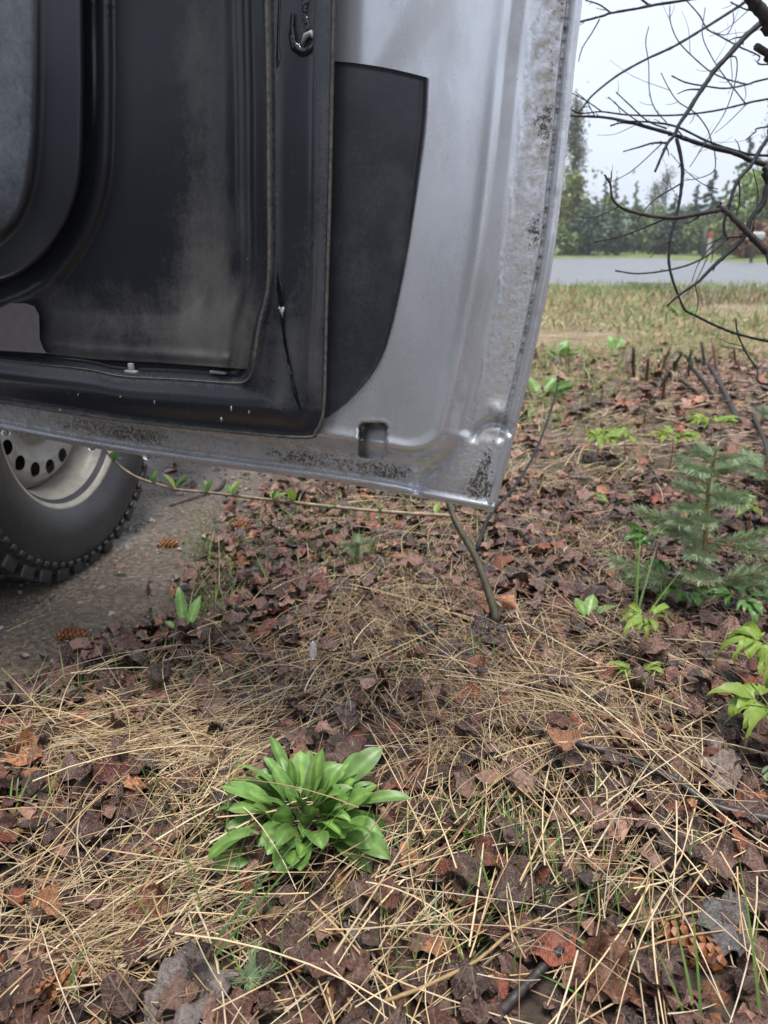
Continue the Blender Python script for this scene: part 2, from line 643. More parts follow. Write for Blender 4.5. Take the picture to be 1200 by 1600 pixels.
REs, BEs = dens(RE), dens(BE)
fR = lambda y: np.interp(y, REs[:, 1], REs[:, 0])
fB = lambda x: np.interp(x, BEs[:, 0], BEs[:, 1])


def ab_grid(av, bv):
    A, B = np.meshgrid(av, bv, indexing='ij')
    x, y = 770 - A, 790 - B
    for _ in range(30):
        x = fR(y) - A
        y = fB(x) - B
    return A, B, x, y


av = np.concatenate([np.arange(0, 30, 1.25), np.arange(30, 300, 2.5), np.arange(300, 440, 8), np.linspace(440, 1060, 26)])
bv = np.concatenate([np.arange(0, 26, 1.25), np.arange(26, 150, 2.0), np.arange(150, 830, 4.0), np.linspace(830, 1190, 16)])
A, B, GX, GY = ab_grid(av, bv)
ca, cb = 24.0, 15.0                                   # where hem ends


def gauss(x, s):
    return np.exp(-(x / s) ** 2)


# distance field with a round inner corner for the pressed shoulder
qa, qb = (A - 74) / 42, (B - 42) / 30
r_ = 2.3
d_ = r_ - np.sqrt(np.maximum(r_ - qa, 0) ** 2 + np.maximum(r_ - qb, 0) ** 2)
shoulder = sstep(d_, 0, 1)
H = 2 + 2 * sstep(A, 22, 70) * sstep(B, 14, 40) + 24 * shoulder
corner = sstep(120 - A, 0, 14) * sstep(118 - B, 0, 14)   # flat corner plate
H = H + 2.5 * corner * (1 - shoulder) + 2.2 * np.exp(-((d_ - 1.0) / 0.28) ** 2)
# hem bead with a crevice inside it, interrupted at the corner plate
hemR = np.sqrt(np.clip(1 - ((A - 6) / 7) ** 2, 0, 1)) * 5.0
hemB = np.sqrt(np.clip(1 - ((B - 5) / 6) ** 2, 0, 1)) * 5.0
nocorner = 1 - 0.85 * corner
H = np.where(A < 13, np.minimum(H, 2.0) * (A > 2) + hemR, H)
H = np.where(B < 11, np.minimum(H, 2.0) * (B > 2) + np.maximum(hemB, hemR * (A < 13)), H)
H = H - 4.5 * gauss(A - 18, 3.6) * (B > 14) * nocorner - 4.5 * gauss(B - 15, 2.6) * (A > 14) * nocorner
# drain dents at both ends of the corner plate
def arc_dent(cx, cy, rad, wid, depth, ang, spread):
    dx, dy = GX - cx, GY - cy
    rr = np.hypot(dx, dy)
    th = np.arctan2(dy, dx)
    da = np.abs((th - ang + math.pi) % (2 * math.pi) - math.pi)
    return -depth * gauss(rr - rad, wid) * sstep(spread - da, 0, 0.5)
H = H + arc_dent(772, 692, 31, 6, 7.5, -1.75, 1.5)
H = H + arc_dent(690, 772, 40, 6, 7.0, 3.75, 0.95)
H = H + 4 * gauss(np.hypot(GX - 776, GY - 640), 12) + 3.0 * gauss(np.hypot(GX - 645, GY - 742), 16)
# the face: soft hollow towards the upper left, slight crown
dl = (GX - (690 - 0.62 * np.clip(GY, -400, 240)))
H = H - 9 * shoulder * sstep(-dl, -28, 60) * sstep(260 - GY, 0, 90)
H = H + shoulder * 1.2 * np.sin(np.clip((A - 120) / 260, 0, 1) * math.pi)
H = H + shoulder * 0.25 * waves(GX, GY, 0.02)
# pressed ramp towards lower shoulder near the plug hole, plug hole itself
hx_, hy_ = GX - 582, GY - 688
ho = np.maximum(np.abs(hx_ + 0.05 * hy_) - 19 + 6, 0) ** 2 + np.maximum(np.abs(hy_) - 29 + 10, 0) ** 2
sd = np.sqrt(ho)
hole = sstep(9.5 - sd, 0, 2.2)
H = H - hole * (23 - 15 * sstep(hy_, -26, 22) + 5 * gauss(hx_ + 12, 8))
H = H + 0.3 * gauss(sd - 12, 2.5)
# fine unevenness where grime and sealant stick
strip = np.maximum(sstep(A, 16, 26) * sstep(80 - A, 0, 16) * (B > 10), sstep(B, 12, 20) * sstep(52 - B, 0, 14) * (A > 10))
strip = np.maximum(strip, 0.6 * corner * (1 - shoulder) * (A > 12) * (B > 10))
H = H + strip * 0.12 * rng.standard_normal(H.shape)
H = H + 0.9 * gauss(A - 74 - 3 * np.sin(GY * 0.05), 2.2) * (B > 90) * (0.6 + 0.6 * rng.random(H.shape))
grime = np.clip(0.75 * strip + 0.25 * sstep(90 - A, 0, 40) + 0.55 * sstep(66 - B, 0, 30) * (GX < 640) + 0.5 * sstep(690 - GX, 0, 250) * sstep(GY, 640, 720), 0, 1)
grime = np.maximum(grime, 0.8 * gauss(sd - 10, 4))
grime *= (A > 12) * (B > 9)
heavy = np.clip(strip * (0.22 + 0.5 * sstep(0.5 + 0.5 * waves(GX, GY, 0.035), 0.3, 0.75) + 0.35 * gauss(A - 30, 16) + 0.3 * gauss(B - 30, 14)), 0, 1.0)
heavy = np.maximum(heavy, (0.35 * (A < 12) + 0.35 * (B < 10)) * sstep(0.5 + 0.5 * waves(GX, GY, 0.06, 8, 6), 0.45, 0.8))
heavy = np.maximum(heavy, 0.9 * gauss(A - 18, 3.2) * (1 - corner))
hole_shade = hole * np.clip(sstep(-hx_, 4, 13) + sstep(-hy_, 8, 20), 0, 1)  # shade painted into the colour of the hole's upper left
heavy = heavy * (1 - hole)
cols = np.stack([grime, heavy, hole_shade], -1).reshape(-1, 3)
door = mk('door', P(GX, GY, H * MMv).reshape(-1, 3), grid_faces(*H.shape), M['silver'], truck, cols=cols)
door.matrix_local = door_m
door['label'] = 'open silver door, its inner side with black trim'
zc = np.zeros(3)


def dpart(name, V, F, mat, cols=None, smooth=True):
    return mk(name, V, F, mat, door, smooth=smooth, cols=cols)


# outer skin, closing the door from behind (rounded outwards), and its folded edge
sa = np.linspace(0, 1060, 40)
sb = np.linspace(0, 1190, 40)
SA, SB, SX, SY = ab_grid(sa, sb)
skin = -0.004 - 0.055 * np.sqrt(np.clip(1 - (1 - np.clip(SA / 500, 0, 1)) ** 2, 0, 1)) * np.sqrt(np.clip(1 - (1 - np.clip(SB / 700, 0, 1)) ** 2, 0, 1))
SV = P(SX, SY, 0.0 * SA).reshape(-1, 3)
SV[:, 2] = skin.ravel()
dpart('outer_skin', SV, grid_faces(40, 40)[:, ::-1], M['body'])
eb = np.linspace(0, 1190, 120)
_, _, ex, ey = ab_grid(np.array([2.0]), eb)
e1 = P(ex[0], ey[0], 0 * eb)[::-1]
ea = np.linspace(2, 1060, 120)
_, _, ex, ey = ab_grid(ea, np.array([2.0]))
e2 = P(ex[:, 0], ey[:, 0], 0 * ea)
V, F = tube(np.concatenate([e1, e2[1:]]), 0.0036, 8)
dpart('folded_edge', V, F, M['silver'], cols=np.tile([0.25, 0.35, 0], (len(V), 1)))

# window frame and glass above the belt line (out of the photo, but part of the door)
xr, xl_ = float(P(np.array(925.), np.array(-420.), np.array(0.))[0]), -1.14
yb = 0.74
wf = [((xl_, yb, 0), (xl_ + 0.42, yb + 0.45, -0.09)), ((xl_ + 0.42, yb + 0.45, -0.09), (xr - 0.03, yb + 0.46, -0.09)), ((xr - 0.03, yb + 0.46, -0.09), (xr, yb - 0.02, 0))]
parts = [tube(np.linspace(a_, b_, 6), 0.022, 8) for a_, b_ in wf]
V, F = join(parts)
dpart('window_frame', V, F, M['body'])
gp = np.array([(xl_ + 0.02, yb, 0.0), (xr - 0.01, yb, 0.0), (xr - 0.035, yb + 0.45, -0.09), (xl_ + 0.42, yb + 0.44, -0.09)])
gp2 = gp - np.array([0, 0, 0.004])
dpart('window_pane', np.concatenate([gp, gp2]), [(0, 1, 2, 3), (7, 6, 5, 4), (0, 4, 5, 1), (1, 5, 6, 2), (2, 6, 7, 3), (3, 7, 4, 0)], M['glass'], smooth=False)
V, F = box(xl_, xr, yb - 0.03, yb + 0.005, -0.05, 0.055, 0.01)
dpart('belt_rail', V, F, M['trim'], cols=np.zeros((len(V), 3)))

# black film stuck to the silver face
fr_ = np.array([(667, 121), (664, 180), (656, 250), (641, 360), (622, 462), (608, 520), (596, 556), (575, 592), (545, 625), (512, 652)], float)
fr_ = smooth_path(fr_, 60)
rows = []
for k, (x, y) in enumerate(fr_):
    s = np.linspace(0, 1, 14)
    xl = np.full(14, 500.0)
    xx = 500 + (x - 500) * s
    sag = (1 - k / 59.0)
    yy = y - sag * (26 * (1 - s ** 1.8))
    rows.append(np.stack([xx, yy], -1))
rows = np.array(rows)
fw = 0.0322 + 0.0006 * waves(rows[..., 0], rows[..., 1], 0.03)
top = P(rows[..., 0], rows[..., 1], fw)
V = top.reshape(-1, 3)
nv = len(V)
V = np.concatenate([V, V - np.array([0, 0, 0.0022])])
F = [tuple(f) for f in grid_faces(60, 14)[:, ::-1]]
ring = [k * 14 + 13 for k in range(60)]
F += [(ring[k], ring[k + 1], ring[k + 1] + nv, ring[k] + nv) for k in range(59)]
rt = list(range(14))
F += [(rt[k + 1], rt[k], rt[k] + nv, rt[k + 1] + nv)[::-1] for k in range(13)]
fd = 0.30 + 0.14 * waves(V[:, 0], V[:, 1], 25)
dpart('film_patch', V, F, M['film'], cols=np.stack([fd, fd, fd], 1))

# backing behind the trim (seen through the slot)
bx = np.linspace(-300, 440, 8)
by = np.linspace(-420, 640, 12)
BX, BY = np.meshgrid(bx, by, indexing='ij')
BYc = np.minimum(BY, np.interp(BX, [-300, 0, 440], [560, 600, 640]))
dpart('trim_backing', P(BX, BYc, 0.0335 + 0 * BX).reshape(-1, 3), grid_faces(8, 12)[:, ::-1], M['dark'])

# door seal / moulded border of the trim: a sweep between two traced edges
SI = np.array([(408, -420), (409, -180), (409, 0), (412, 150), (413, 300), (414, 400), (411, 455), (398, 504), (390, 550), (386, 576), (375, 590), (352, 592), (280, 587), (187, 582), (131, 571), (0, 557), (-150, 535), (-300, 512)], float)
SO = np.array([(525, -420), (524, -180), (523, 0), (520, 150), (517, 300), (514, 400), (512, 470), (510, 560), (509, 615), (506, 650), (497, 674), (478, 685), (373, 677), (233, 663), (150, 652), (0, 630), (-150, 607), (-300, 583)], float)
nt = 340
I_, O_ = smooth_path(SI, nt), smooth_path(SO, nt)
cc = np.array([-0.12, -0.06, 0, 0.02, 0.05, 0.08, 0.11, 0.14, 0.17, 0.20, 0.24, 0.3, 0.36, 0.42, 0.48, 0.54, 0.6, 0.66, 0.70, 0.73, 0.755, 0.78, 0.81, 0.86, 0.91, 0.95, 0.98, 1.0, 1.01])
pv = np.interp(cc, [-0.12, -0.06, 0, 0.03, 0.08, 0.12, 0.17, 0.22, 0.3, 0.5, 0.68, 0.74, 0.77, 0.80, 0.86, 0.95, 1.0, 1.01], [34, 36, 46, 57, 60, 58, 52, 50, 49.5, 50, 51.5, 55, 57, 54, 50, 48, 42, 31.5])
pb = np.interp(cc, [-0.12, -0.06, 0, 0.04, 0.1, 0.2, 0.35, 0.5, 0.65, 0.78, 0.86, 0.93, 0.97, 1.0, 1.01], [34, 35, 44, 48, 49, 52, 57, 58, 54, 47, 43, 43, 46, 43, 31.5])
tt = np.linspace(0, 1, nt)
kk = sstep(tt, 0.46, 0.66)[:, None]
SW = pv[None] * (1 - kk) + pb[None] * kk
SX_ = I_[:, 0:1] + (O_[:, 0:1] - I_[:, 0:1]) * cc[None]
SY_ = I_[:, 1:2] + (O_[:, 1:2] - I_[:, 1:2]) * cc[None]
SW = SW + 0.35 * waves(SX_, SY_, 0.03) * (cc > 0.1) * (cc < 0.9)
C_ = np.broadcast_to(cc[None], SX_.shape)
dst = 0.05 + 0.28 * gauss(C_ - 0.12, 0.08) + 0.32 * gauss(C_ - 0.88, 0.10) * (1 - kk)
dst = dst + 0.55 * gauss((SX_ - 448) / 34, 1) * gauss((SY_ - 560) / 85, 1) * (C_ > 0.15)
dst = dst + 0.30 * gauss((SX_ - 480) / 30, 1) * gauss((SY_ - 480) / 120, 1)
dst = dst + kk * (0.10 * gauss(C_ - 0.05, 0.1) + 0.5 * gauss(C_ - 0.99, 0.06))
dst = dst - 0.5 * sstep(SY_, 636, 652) * sstep(SX_, 395, 420)
seal = dpart('door_seal', P(SX_, SY_, SW * MMv).reshape(-1, 3), grid_faces(nt, len(cc))[:, ::-1], M['rubber'], cols=np.stack([dst, dst, dst], -1).reshape(-1, 3))
# raised dusty lips of the seal
def lip(curve, w, r, name, mat):
    q = P(curve[:, 0], curve[:, 1], np.asarray(w))
    V, F = tube(q, r, 6)
    return dpart(name, V, F, mat)
sel = slice(0, nt)
wl_in = (SW[:, 5] + 0.4) * MMv
lip(I_ + (O_ - I_) * 0.07, wl_in, 0.0026 * (1 - 0.6 * kk[:, 0]), 'inner_lip', M['grime_lip'])
lip(I_ + (O_ - I_) * 0.985, (np.interp(tt, [0, 0.5, 0.6, 1], [46, 47, 47, 45])) * MMv, np.full(nt, 0.0022), 'outer_lip', M['grime_lip'])

# main trim panel
TRB = np.array([(-300, 505), (0, 549), (70, 553), (140, 561), (250, 567), (372, 576), (420, 580)], float)
fT = lambda x: np.interp(x, TRB[:, 0], TRB[:, 1])
inner_x = lambda y: np.interp(y, I_[:240, 1], I_[:240, 0]) + 2
av2 = np.concatenate([np.arange(0, 320, 3.0), np.linspace(320, 720, 24)])
bv2 = np.concatenate([np.array([-0.01, 0, 1, 2.5, 4, 6]), np.arange(9, 600, 5.0), np.linspace(600, 990, 14)])
A2, B2 = np.meshgrid(av2, bv2, indexing='ij')
x2, y2 = 400 - A2, 560 - B2
for _ in range(25):
    y2 = fT(x2) - B2
    x2 = inner_x(np.clip(y2, -420, 585)) - A2
pod_out = smooth_path(np.array([(131, -430), (131, 0), (131.5, 150), (128, 262), (115, 322), (90, 372), (50, 417), (0, 441), (-80, 458), (-300, 470)], float), 300)
dd = np.full(x2.shape, 1e9)
for k in range(0, 300, 2):
    dd = np.minimum(dd, (x2 - pod_out[k, 0]) ** 2 + (y2 - pod_out[k, 1]) ** 2)
dd = np.sqrt(dd)
inside = (x2 < np.interp(y2, pod_out[:, 1], pod_out[:, 0])) & (y2 < np.interp(x2, pod_out[::-1, 0], pod_out[::-1, 1]))
dd = np.where(inside, -dd, dd)
T2 = 46.0 + 0 * x2
T2 += -7 * sstep(A2, 14, 26) + 11 * gauss(A2 - 42, 15)                # vertical rib near the seal
T2 += -13 * sstep(A2, 55, 150) * sstep(B2, 30, 140)                 # wide hollow
T2 += 19 * gauss(dd - 30, 19) - 12 * sstep(7 - dd, 0, 9)           # rolled rim round the pod and the gap beside it
T2 += 2.5 * gauss(B2 - 14, 6) * (A2 > 30)
T2 = np.maximum(T2, 34.5)
T2[:, 0] = 34.6
T2 += 0.3 * waves(x2, y2, 0.03)
dust = 0.02 + 0.52 * sstep(y2, 380, 520) * sstep(x2, -80, 200) + 0.42 * gauss((x2 - 320) / 50, 1) * sstep(y2, -500, 700) + 0.55 * gauss((x2 - 335) / 55, 1) * gauss((y2 - 440) / 140, 1)
dust += 0.35 * gauss((x2 - 300) / 50, 1) * gauss((y2 - 90) / 120, 1) - 0.35 * gauss((x2 - 190) / 60, 1) * sstep(330 - y2, 0, 120) + 0.18 * sstep(y2, 430, 470) * sstep(200 - x2, 0, 100)
dust -= 0.55 * gauss((x2 - 325) / 13, 1) * gauss((y2 - 470) / 34, 1) + 0.5 * gauss((x2 - 370) / 12, 1) * gauss((y2 - 415) / 26, 1)
dust = np.clip(dust, -0.3, 1.1)
dpart('trim_panel', P(x2, y2, T2 * MMv).reshape(-1, 3), grid_faces(*A2.shape), M['trim'], cols=np.stack([dust] * 3, -1).reshape(-1, 3))

# pod (pocket and speaker cover) standing proud on the left
n_p = 160
k0 = smooth_path(np.array([(131, -430), (131, 0), (131.5, 150), (128, 262), (115, 322), (90, 372), (50, 417), (0, 441), (-120, 462)], float), n_p)
k1 = smooth_path(np.array([(56, -430), (56, 0), (55, 150), (51, 245), (42, 300), (27, 338), (4, 364), (-28, 382), (-140, 398)], float), n_p)
k2 = smooth_path(np.array([(-290, -430), (-290, 0), (-290, 110), (-290, 170), (-290, 215), (-290, 250), (-290, 285), (-292, 310), (-300, 345)], float), n_p)
sq = np.concatenate([np.linspace(0, 1, 16), 1 + np.linspace(0.03, 1, 24)])
hp = np.interp(sq, [0, 0.012, 0.04, 0.15, 0.9, 0.98, 1.06, 1.2, 2], [40, 60, 66, 68, 82, 87, 91, 93, 96])
PXY = np.where((sq <= 1)[None, :, None], k0[:, None] + (k1 - k0)[:, None] * np.minimum(sq, 1)[None, :, None], k1[:, None] + (k2 - k1)[:, None] * np.maximum(sq - 1, 0)[None, :, None])
HP = np.broadcast_to(hp[None], PXY.shape[:2])
HP = HP + np.clip(sq - 0.9, 0, 0.5)[None] * 2 * 46 * np.clip((PXY[..., 1] + 60) / 400, -0.6, 1)
pod_sheen = np.broadcast_to(np.where(sq > 1.02, 0.72, 0.02)[None], PXY.shape[:2])  # face painted paler than the flank, imitating sky light on the same plastic
dpart('pocket_cover', P(PXY[..., 0], PXY[..., 1], HP * MMv).reshape(-1, 3), grid_faces(n_p, len(sq))[:, ::-1], M['pod'], cols=np.stack([pod_sheen] * 3, -1).reshape(-1, 3))

# dull courtesy-lamp lens, slot clip
lx = np.array([(-130, 474), (40, 474), (54, 479), (61, 492), (62, 530), (68, 546), (74, 552), (-130, 540)], float)
lt = P(lx[:, 0], lx[:, 1], np.full(8, 0.0505))
lb = P(lx[:, 0], lx[:, 1], np.full(8, 0.040))
dpart('lamp_lens', np.concatenate([lt, lb]), [tuple(range(8))[::-1]] + [(k, (k + 1) % 8, 8 + (k + 1) % 8, 8 + k) for k in range(8)], M['lens'], smooth=False)
q = P(np.array([205.]), np.array([572.]), np.array([0.040]))[0]
V, F = box(q[0] - 0.011, q[0] + 0.010, q[1] - 0.010, q[1] - 0.006, q[2] - 0.004, q[2] + 0.004, 0.001)
V2, F2 = box(q[0] - 0.004, q[0] + 0.003, q[1] - 0.007, q[1] + 0.004, q[2] - 0.004, q[2] + 0.003, 0.001)
V, F = join([(V, F), (V2, F2)])
dpart('white_clip', V, F, M['clip'])
q = P(np.array([342.]), np.array([577.]), np.array([0.038]))[0]
V, F = box(q[0] - 0.014, q[0] + 0.012, q[1] - 0.006, q[1] - 0.002, q[2] - 0.003, q[2] + 0.003, 0.001)
dpart('white_clip', V, F, M['clip'])
# small plug on the trim
q = P(np.array([384.]), np.array([405.]), np.array([0.0435]))[0]
V, F = tube([(q[0], q[1], q[2] - 0.005), (q[0], q[1], q[2] + 0.001), (q[0], q[1], q[2] + 0.002)], [0.0042, 0.0042, 0.003], 12)
dpart('trim_screw', V, F, M['grime_lip'])

# wet run on the seal ending in a hanging bead, and a second crooked run of water
def run(pts, widths, name, w=0.0512, lift=0.0011):
    pts = smooth_path(np.array(pts, float), 60)
    ww = np.interp(np.linspace(0, 1, 60), np.linspace(0, 1, len(widths)), widths) * (1 + 0.12 * np.sin(np.arange(60) * 0.55) + 0.07 * np.sin(np.arange(60) * 1.3))
    s = np.linspace(-1, 1, 7)
    T = np.gradient(pts, axis=0)
    T /= np.linalg.norm(T, axis=1)[:, None]
    N = np.stack([-T[:, 1], T[:, 0]], 1)
    q = pts[:, None] + N[:, None] * (ww[:, None] * s[None])[..., None]
    h = w - 0.0006 + lift * np.sqrt(np.clip(1 - s ** 2, 0, 1))[None] * np.minimum(1, ww[:, None] / 5)
    return dpart(name, P(q[..., 0], q[..., 1], h + 0 * q[..., 0]).reshape(-1, 3), grid_faces(60, 7), M['wet'])
run([(475, -60), (477, 0), (474, 22), (480, 40), (474, 50)], [4, 5, 4, 5, 6], 'water_run', 0.0522)
run([(457, 20), (456, 45), (458, 65), (465, 77), (474, 80), (483, 75), (489, 66)], [2, 4, 6, 8, 8, 6, 2], 'water_run', 0.0522, 0.003)
V, F = join([tube(P(np.array([471., 478, 486, 489]), np.array([70., 56, 52, 60]), np.array([0.0535] * 4)), [0.001, 0.0032, 0.0032, 0.001], 8)])
dpart('bead_glint', V, F, M['clip'])  # pale sliver painted in for the sky's reflection on the dark bead
run([(437, -20), (434, 60), (433, 90), (428, 130), (426, 200), (425, 300), (428, 370), (431, 420), (437, 450)], [1.2, 2, 4, 2, 1.5, 2, 3.5, 4, 4], 'water_run', 0.0514, 0.0006)
run([(437, 450), (441, 490), (444, 525), (452, 570), (460, 610), (470, 640)], [4, 3, 2.2, 2.6, 3, 2], 'water_run', 0.0530, 0.0006)
# paint chips on the seal
chips = [(441, 488, 4, 8), (437, 482, 2.5, 3), (361, 639, 1.6, 4.5), (346, 656, 1.8, 4), (241, 628, 1.6, 3), (389, 644, 1.5, 3), (94, 641, 1.3, 2.6), (122, 617, 1.2, 2), (188, 620, 1.2, 2)]
for k, (x, y, a_, b_) in enumerate(chips):
    an = np.linspace(0, 2 * math.pi, 9, endpoint=False)
    rj = 1 + 0.35 * rng.standard_normal(9).clip(-1, 1)
    wz = 0.0535 if x > 420 else 0.0592
    c0 = P(x + a_ * rj * np.cos(an), y + b_ * rj * np.sin(an), np.full(9, wz - 0.003))
    c1 = P(x + 0.8 * a_ * rj * np.cos(an), y + 0.8 * b_ * rj * np.sin(an), np.full(9, wz))
    dpart('paint_chip', np.concatenate([c0, c1]), [(j, (j + 1) % 9, 9 + (j + 1) % 9, 9 + j) for j in range(9)] + [tuple(range(9, 18))], M['clip'])

# ------------------------------------------------------------------ wheel
WD = 1.765
wc = at(np.array(44.), np.array(640.), np.array(WD))
TR = 0.392
wc[2] = TR + 0.004
STEER = R(0)
wheel_dir = HD + STEER


def wheel_mat(center, ang, flip=False):
    ax = np.array([math.cos(ang), -math.sin(ang), 0]) * (-1 if flip else 1)
    fy = np.array([math.sin(ang), math.cos(ang), 0]) * (-1 if flip else 1)
    c = np.array(center) - HINGE0
    return Matrix(((ax[0], fy[0], 0, c[0]), (ax[1], fy[1], 0, c[1]), (0, 0, 1, c[2]), (0, 0, 0, 1)))


prof = [(0.075, 0.205), (0.086, 0.214), (0.094, 0.222), (0.108, 0.24), (0.117, 0.265), (0.121, 0.292), (0.118, 0.318), (0.111, 0.337), (0.104, 0.347), (0.100, 0.352), (0.094, 0.357), (0.06, 0.362), (0, 0.364), (-0.06, 0.362), (-0.094, 0.357), (-0.104, 0.347), (-0.117, 0.31), (-0.117, 0.265), (-0.094, 0.222), (-0.075, 0.205)]
parts = [lathe_x(prof, 128)]
NL = 74
for k in range(NL):
    th = 2 * math.pi * k / NL
    ct, st = math.cos(th), math.sin(th)

    def blk(x0, x1, r0, r1, hw, sk=0.0, b=0.0025, tilt=0.0):
        V, F = box(x0, x1, -hw, hw, r0, r1, b)
        V = np.array(V)
        V[:, 1] += (V[:, 0] - x0) * sk
        V[:, 2] -= tilt * (V[:, 0] - x0)
        return np.stack([V[:, 0], V[:, 1] * ct - V[:, 2] * st * -1 * -1 if False else V[:, 1] * ct + V[:, 2] * st, -V[:, 1] * st + V[:, 2] * ct], 1), F
    parts.append(blk(0.101, 0.1195, 0.335, 0.3465, 0.0075, 0, 0.003, 0.25))       # little side lugs in a ring
    if k % 2 == 0:
        parts.append(blk(0.055, 0.104, 0.345, 0.374, 0.020, 0.12, 0.004))
        parts.append(blk(-0.104, -0.055, 0.345, 0.374, 0.020, -0.12, 0.004))
    else:
        parts.append(blk(0.006, 0.046, 0.350, 0.3745, 0.021, 0.35, 0.004))
        parts.append(blk(-0.046, -0.006, 0.350, 0.3745, 0.021, -0.35, 0.004))
tyre_geo = join(parts)
_r = np.hypot(tyre_geo[0][:, 1], tyre_geo[0][:, 2])
_k = np.where(_r > 0.222, 0.222 + (_r - 0.222) * (0.392 - 0.222) / (0.3745 - 0.222), _r) / _r
tyre_geo[0][:, 1] *= _k
tyre_geo[0][:, 2] *= _k
# steel rim with its ring of round holes
segs, nr = 320, 40
rad = np.concatenate([np.linspace(0.0, 0.075, 10), np.linspace(0.08, 0.178, 26), np.linspace(0.182, 0.19, 4)])
xx = np.interp(rad, [0, 0.03, 0.05, 0.066, 0.074, 0.085, 0.10, 0.12, 0.15, 0.165, 0.178, 0.186, 0.19], [0.052, 0.052, 0.050, 0.043, 0.024, 0.014, 0.018, 0.030, 0.030, 0.022, 0.004, -0.006, -0.02])
th = np.arange(segs) * 2 * math.pi / segs
RR, TH = np.meshgrid(rad, th, indexing='ij')
XX = np.broadcast_to(xx[:, None], RR.shape).copy()
NH, hr, rh = 16, 0.0165, 0.139
yy_, zz_ = RR * np.cos(TH), RR * np.sin(TH)
keepv = np.ones(RR.shape, bool)
for k in range(NH):
    a0 = 2 * math.pi * k / NH + 0.05
    cy, cz = rh * math.cos(a0), rh * math.sin(a0)
    dx, dz = yy_ - cy, zz_ - cz
    d = np.hypot(dx, dz)
    near = (d > hr * 0.78) & (d < hr * 1.22)
    yy_ = np.where(near, cy + dx / d * hr, yy_)
    zz_ = np.where(near, cz + dz / d * hr, zz_)
    keepv &= ~(d <= hr * 0.78)
V1 = np.stack([XX, yy_, zz_], -1).reshape(-1, 3)
F1 = []
kv = keepv.ravel()
for i in range(len(rad) - 1):
    for j in range(segs):
        q = (i * segs + j, i * segs + (j + 1) % segs, (i + 1) * segs + (j + 1) % segs, (i + 1) * segs + j)
        if all(kv[v] for v in q):
            F1.append(q)
V2, F2 = lathe_x([(-0.10, 0.196), (-0.02, 0.190), (0.0, 0.188), (0.03, 0.189), (0.05, 0.193), (0.064, 0.200), (0.072, 0.207), (0.080, 0.211), (0.090, 0.216), (0.096, 0.222), (0.097, 0.226), (0.094, 0.230), (0.088, 0.229), (0.084, 0.222), (-0.09, 0.21)], 128)
nuts = []
for k in range(6):
    a0 = 2 * math.pi * k / 6 + 0.3
    cy, cz = 0.057 * math.cos(a0), 0.057 * math.sin(a0)
    nuts.append(tube([(0.040, cy, cz), (0.062, cy, cz), (0.066, cy, cz)], [0.010, 0.010, 0.007], 6))
nuts.append(tube([(0.045, 0, 0), (0.068, 0, 0), (0.073, 0, 0)], [0.034, 0.034, 0.028], 20))
rim_geo = join([(V1, F1), (V2, F2)] + nuts)
drum_geo = join([tube([(-0.09, 0, 0), (-0.015, 0, 0)], [0.17, 0.17], 32)])


def make_wheel(m, label=None):
    w = empty('wheel', (0, 0, 0), parent=truck)
    w.matrix_local = m
    return w


w1 = make_wheel(wheel_mat(wc, wheel_dir))
ty_ = mk('tyre', tyre_geo[0], tyre_geo[1], M['tyre'], w1)
rm_ = mk('rim', rim_geo[0], rim_geo[1], M['rim'], w1)
dr_ = mk('brake_drum', drum_geo[0], drum_geo[1], M['dark'], w1)
# the other three wheels
lat = (wc - HINGE0) @ RGT
fwdd = (wc - HINGE0) @ FWD
TW = 1.50
for (la, fo, ang, fl) in ((lat - TW, fwdd, wheel_dir, True), (lat, fwdd - 2.95, HD, False), (lat - TW, fwdd - 2.95, HD, True)):
    cpos = HINGE0 + RGT * la + FWD * fo
    cpos[2] = wc[2]
    w = make_wheel(wheel_mat(cpos, ang, fl))
    for o in (ty_, rm_, dr_):
        c_ = o.copy()
        c_.parent = w
        COL.objects.link(c_)

# ------------------------------------------------------------------ body of the truck (mostly out of the photo)
def tb(name, geos, mat, smooth=False):
    """parts in truck coordinates (right, forward, up) from the hinge"""
    V, F = join(geos)
    V = np.asarray(V)
    o = mk(name, V[:, 0:1] * RGT + V[:, 1:2] * FWD + V[:, 2:3] * VZ, F, mat, truck, smooth=smooth)
    return o


FL = lat + 0.135                      # flank just outside the tyre
BW = TW + 0.30
fy = fwdd


def flank(x, th_):
    an = np.linspace(R(-8), R(188), 22)
    arch = [(fy + 0.46 * math.cos(a_), 0.40 + 0.46 * math.sin(a_)) for a_ in an]
    outl = [(0.02, 0.46), (0.02, 1.06), (0.4, 1.05), (1.0, 1.02), (fy + 0.85, 0.97), (fy + 0.9, 0.7), (fy + 0.86, 0.48)]
    pts = outl + [p for p in arch if p[1] > 0.46 or True]
    n = len(pts)
    V = [(x, p[0], p[1]) for p in pts] + [(x - th_, p[0], p[1]) for p in pts]
    F = [tuple(range(n)), tuple(range(n, 2 * n))[::-1]] + [(k, n + k, n + (k + 1) % n, (k + 1) % n) for k in range(n)]
    return V, F


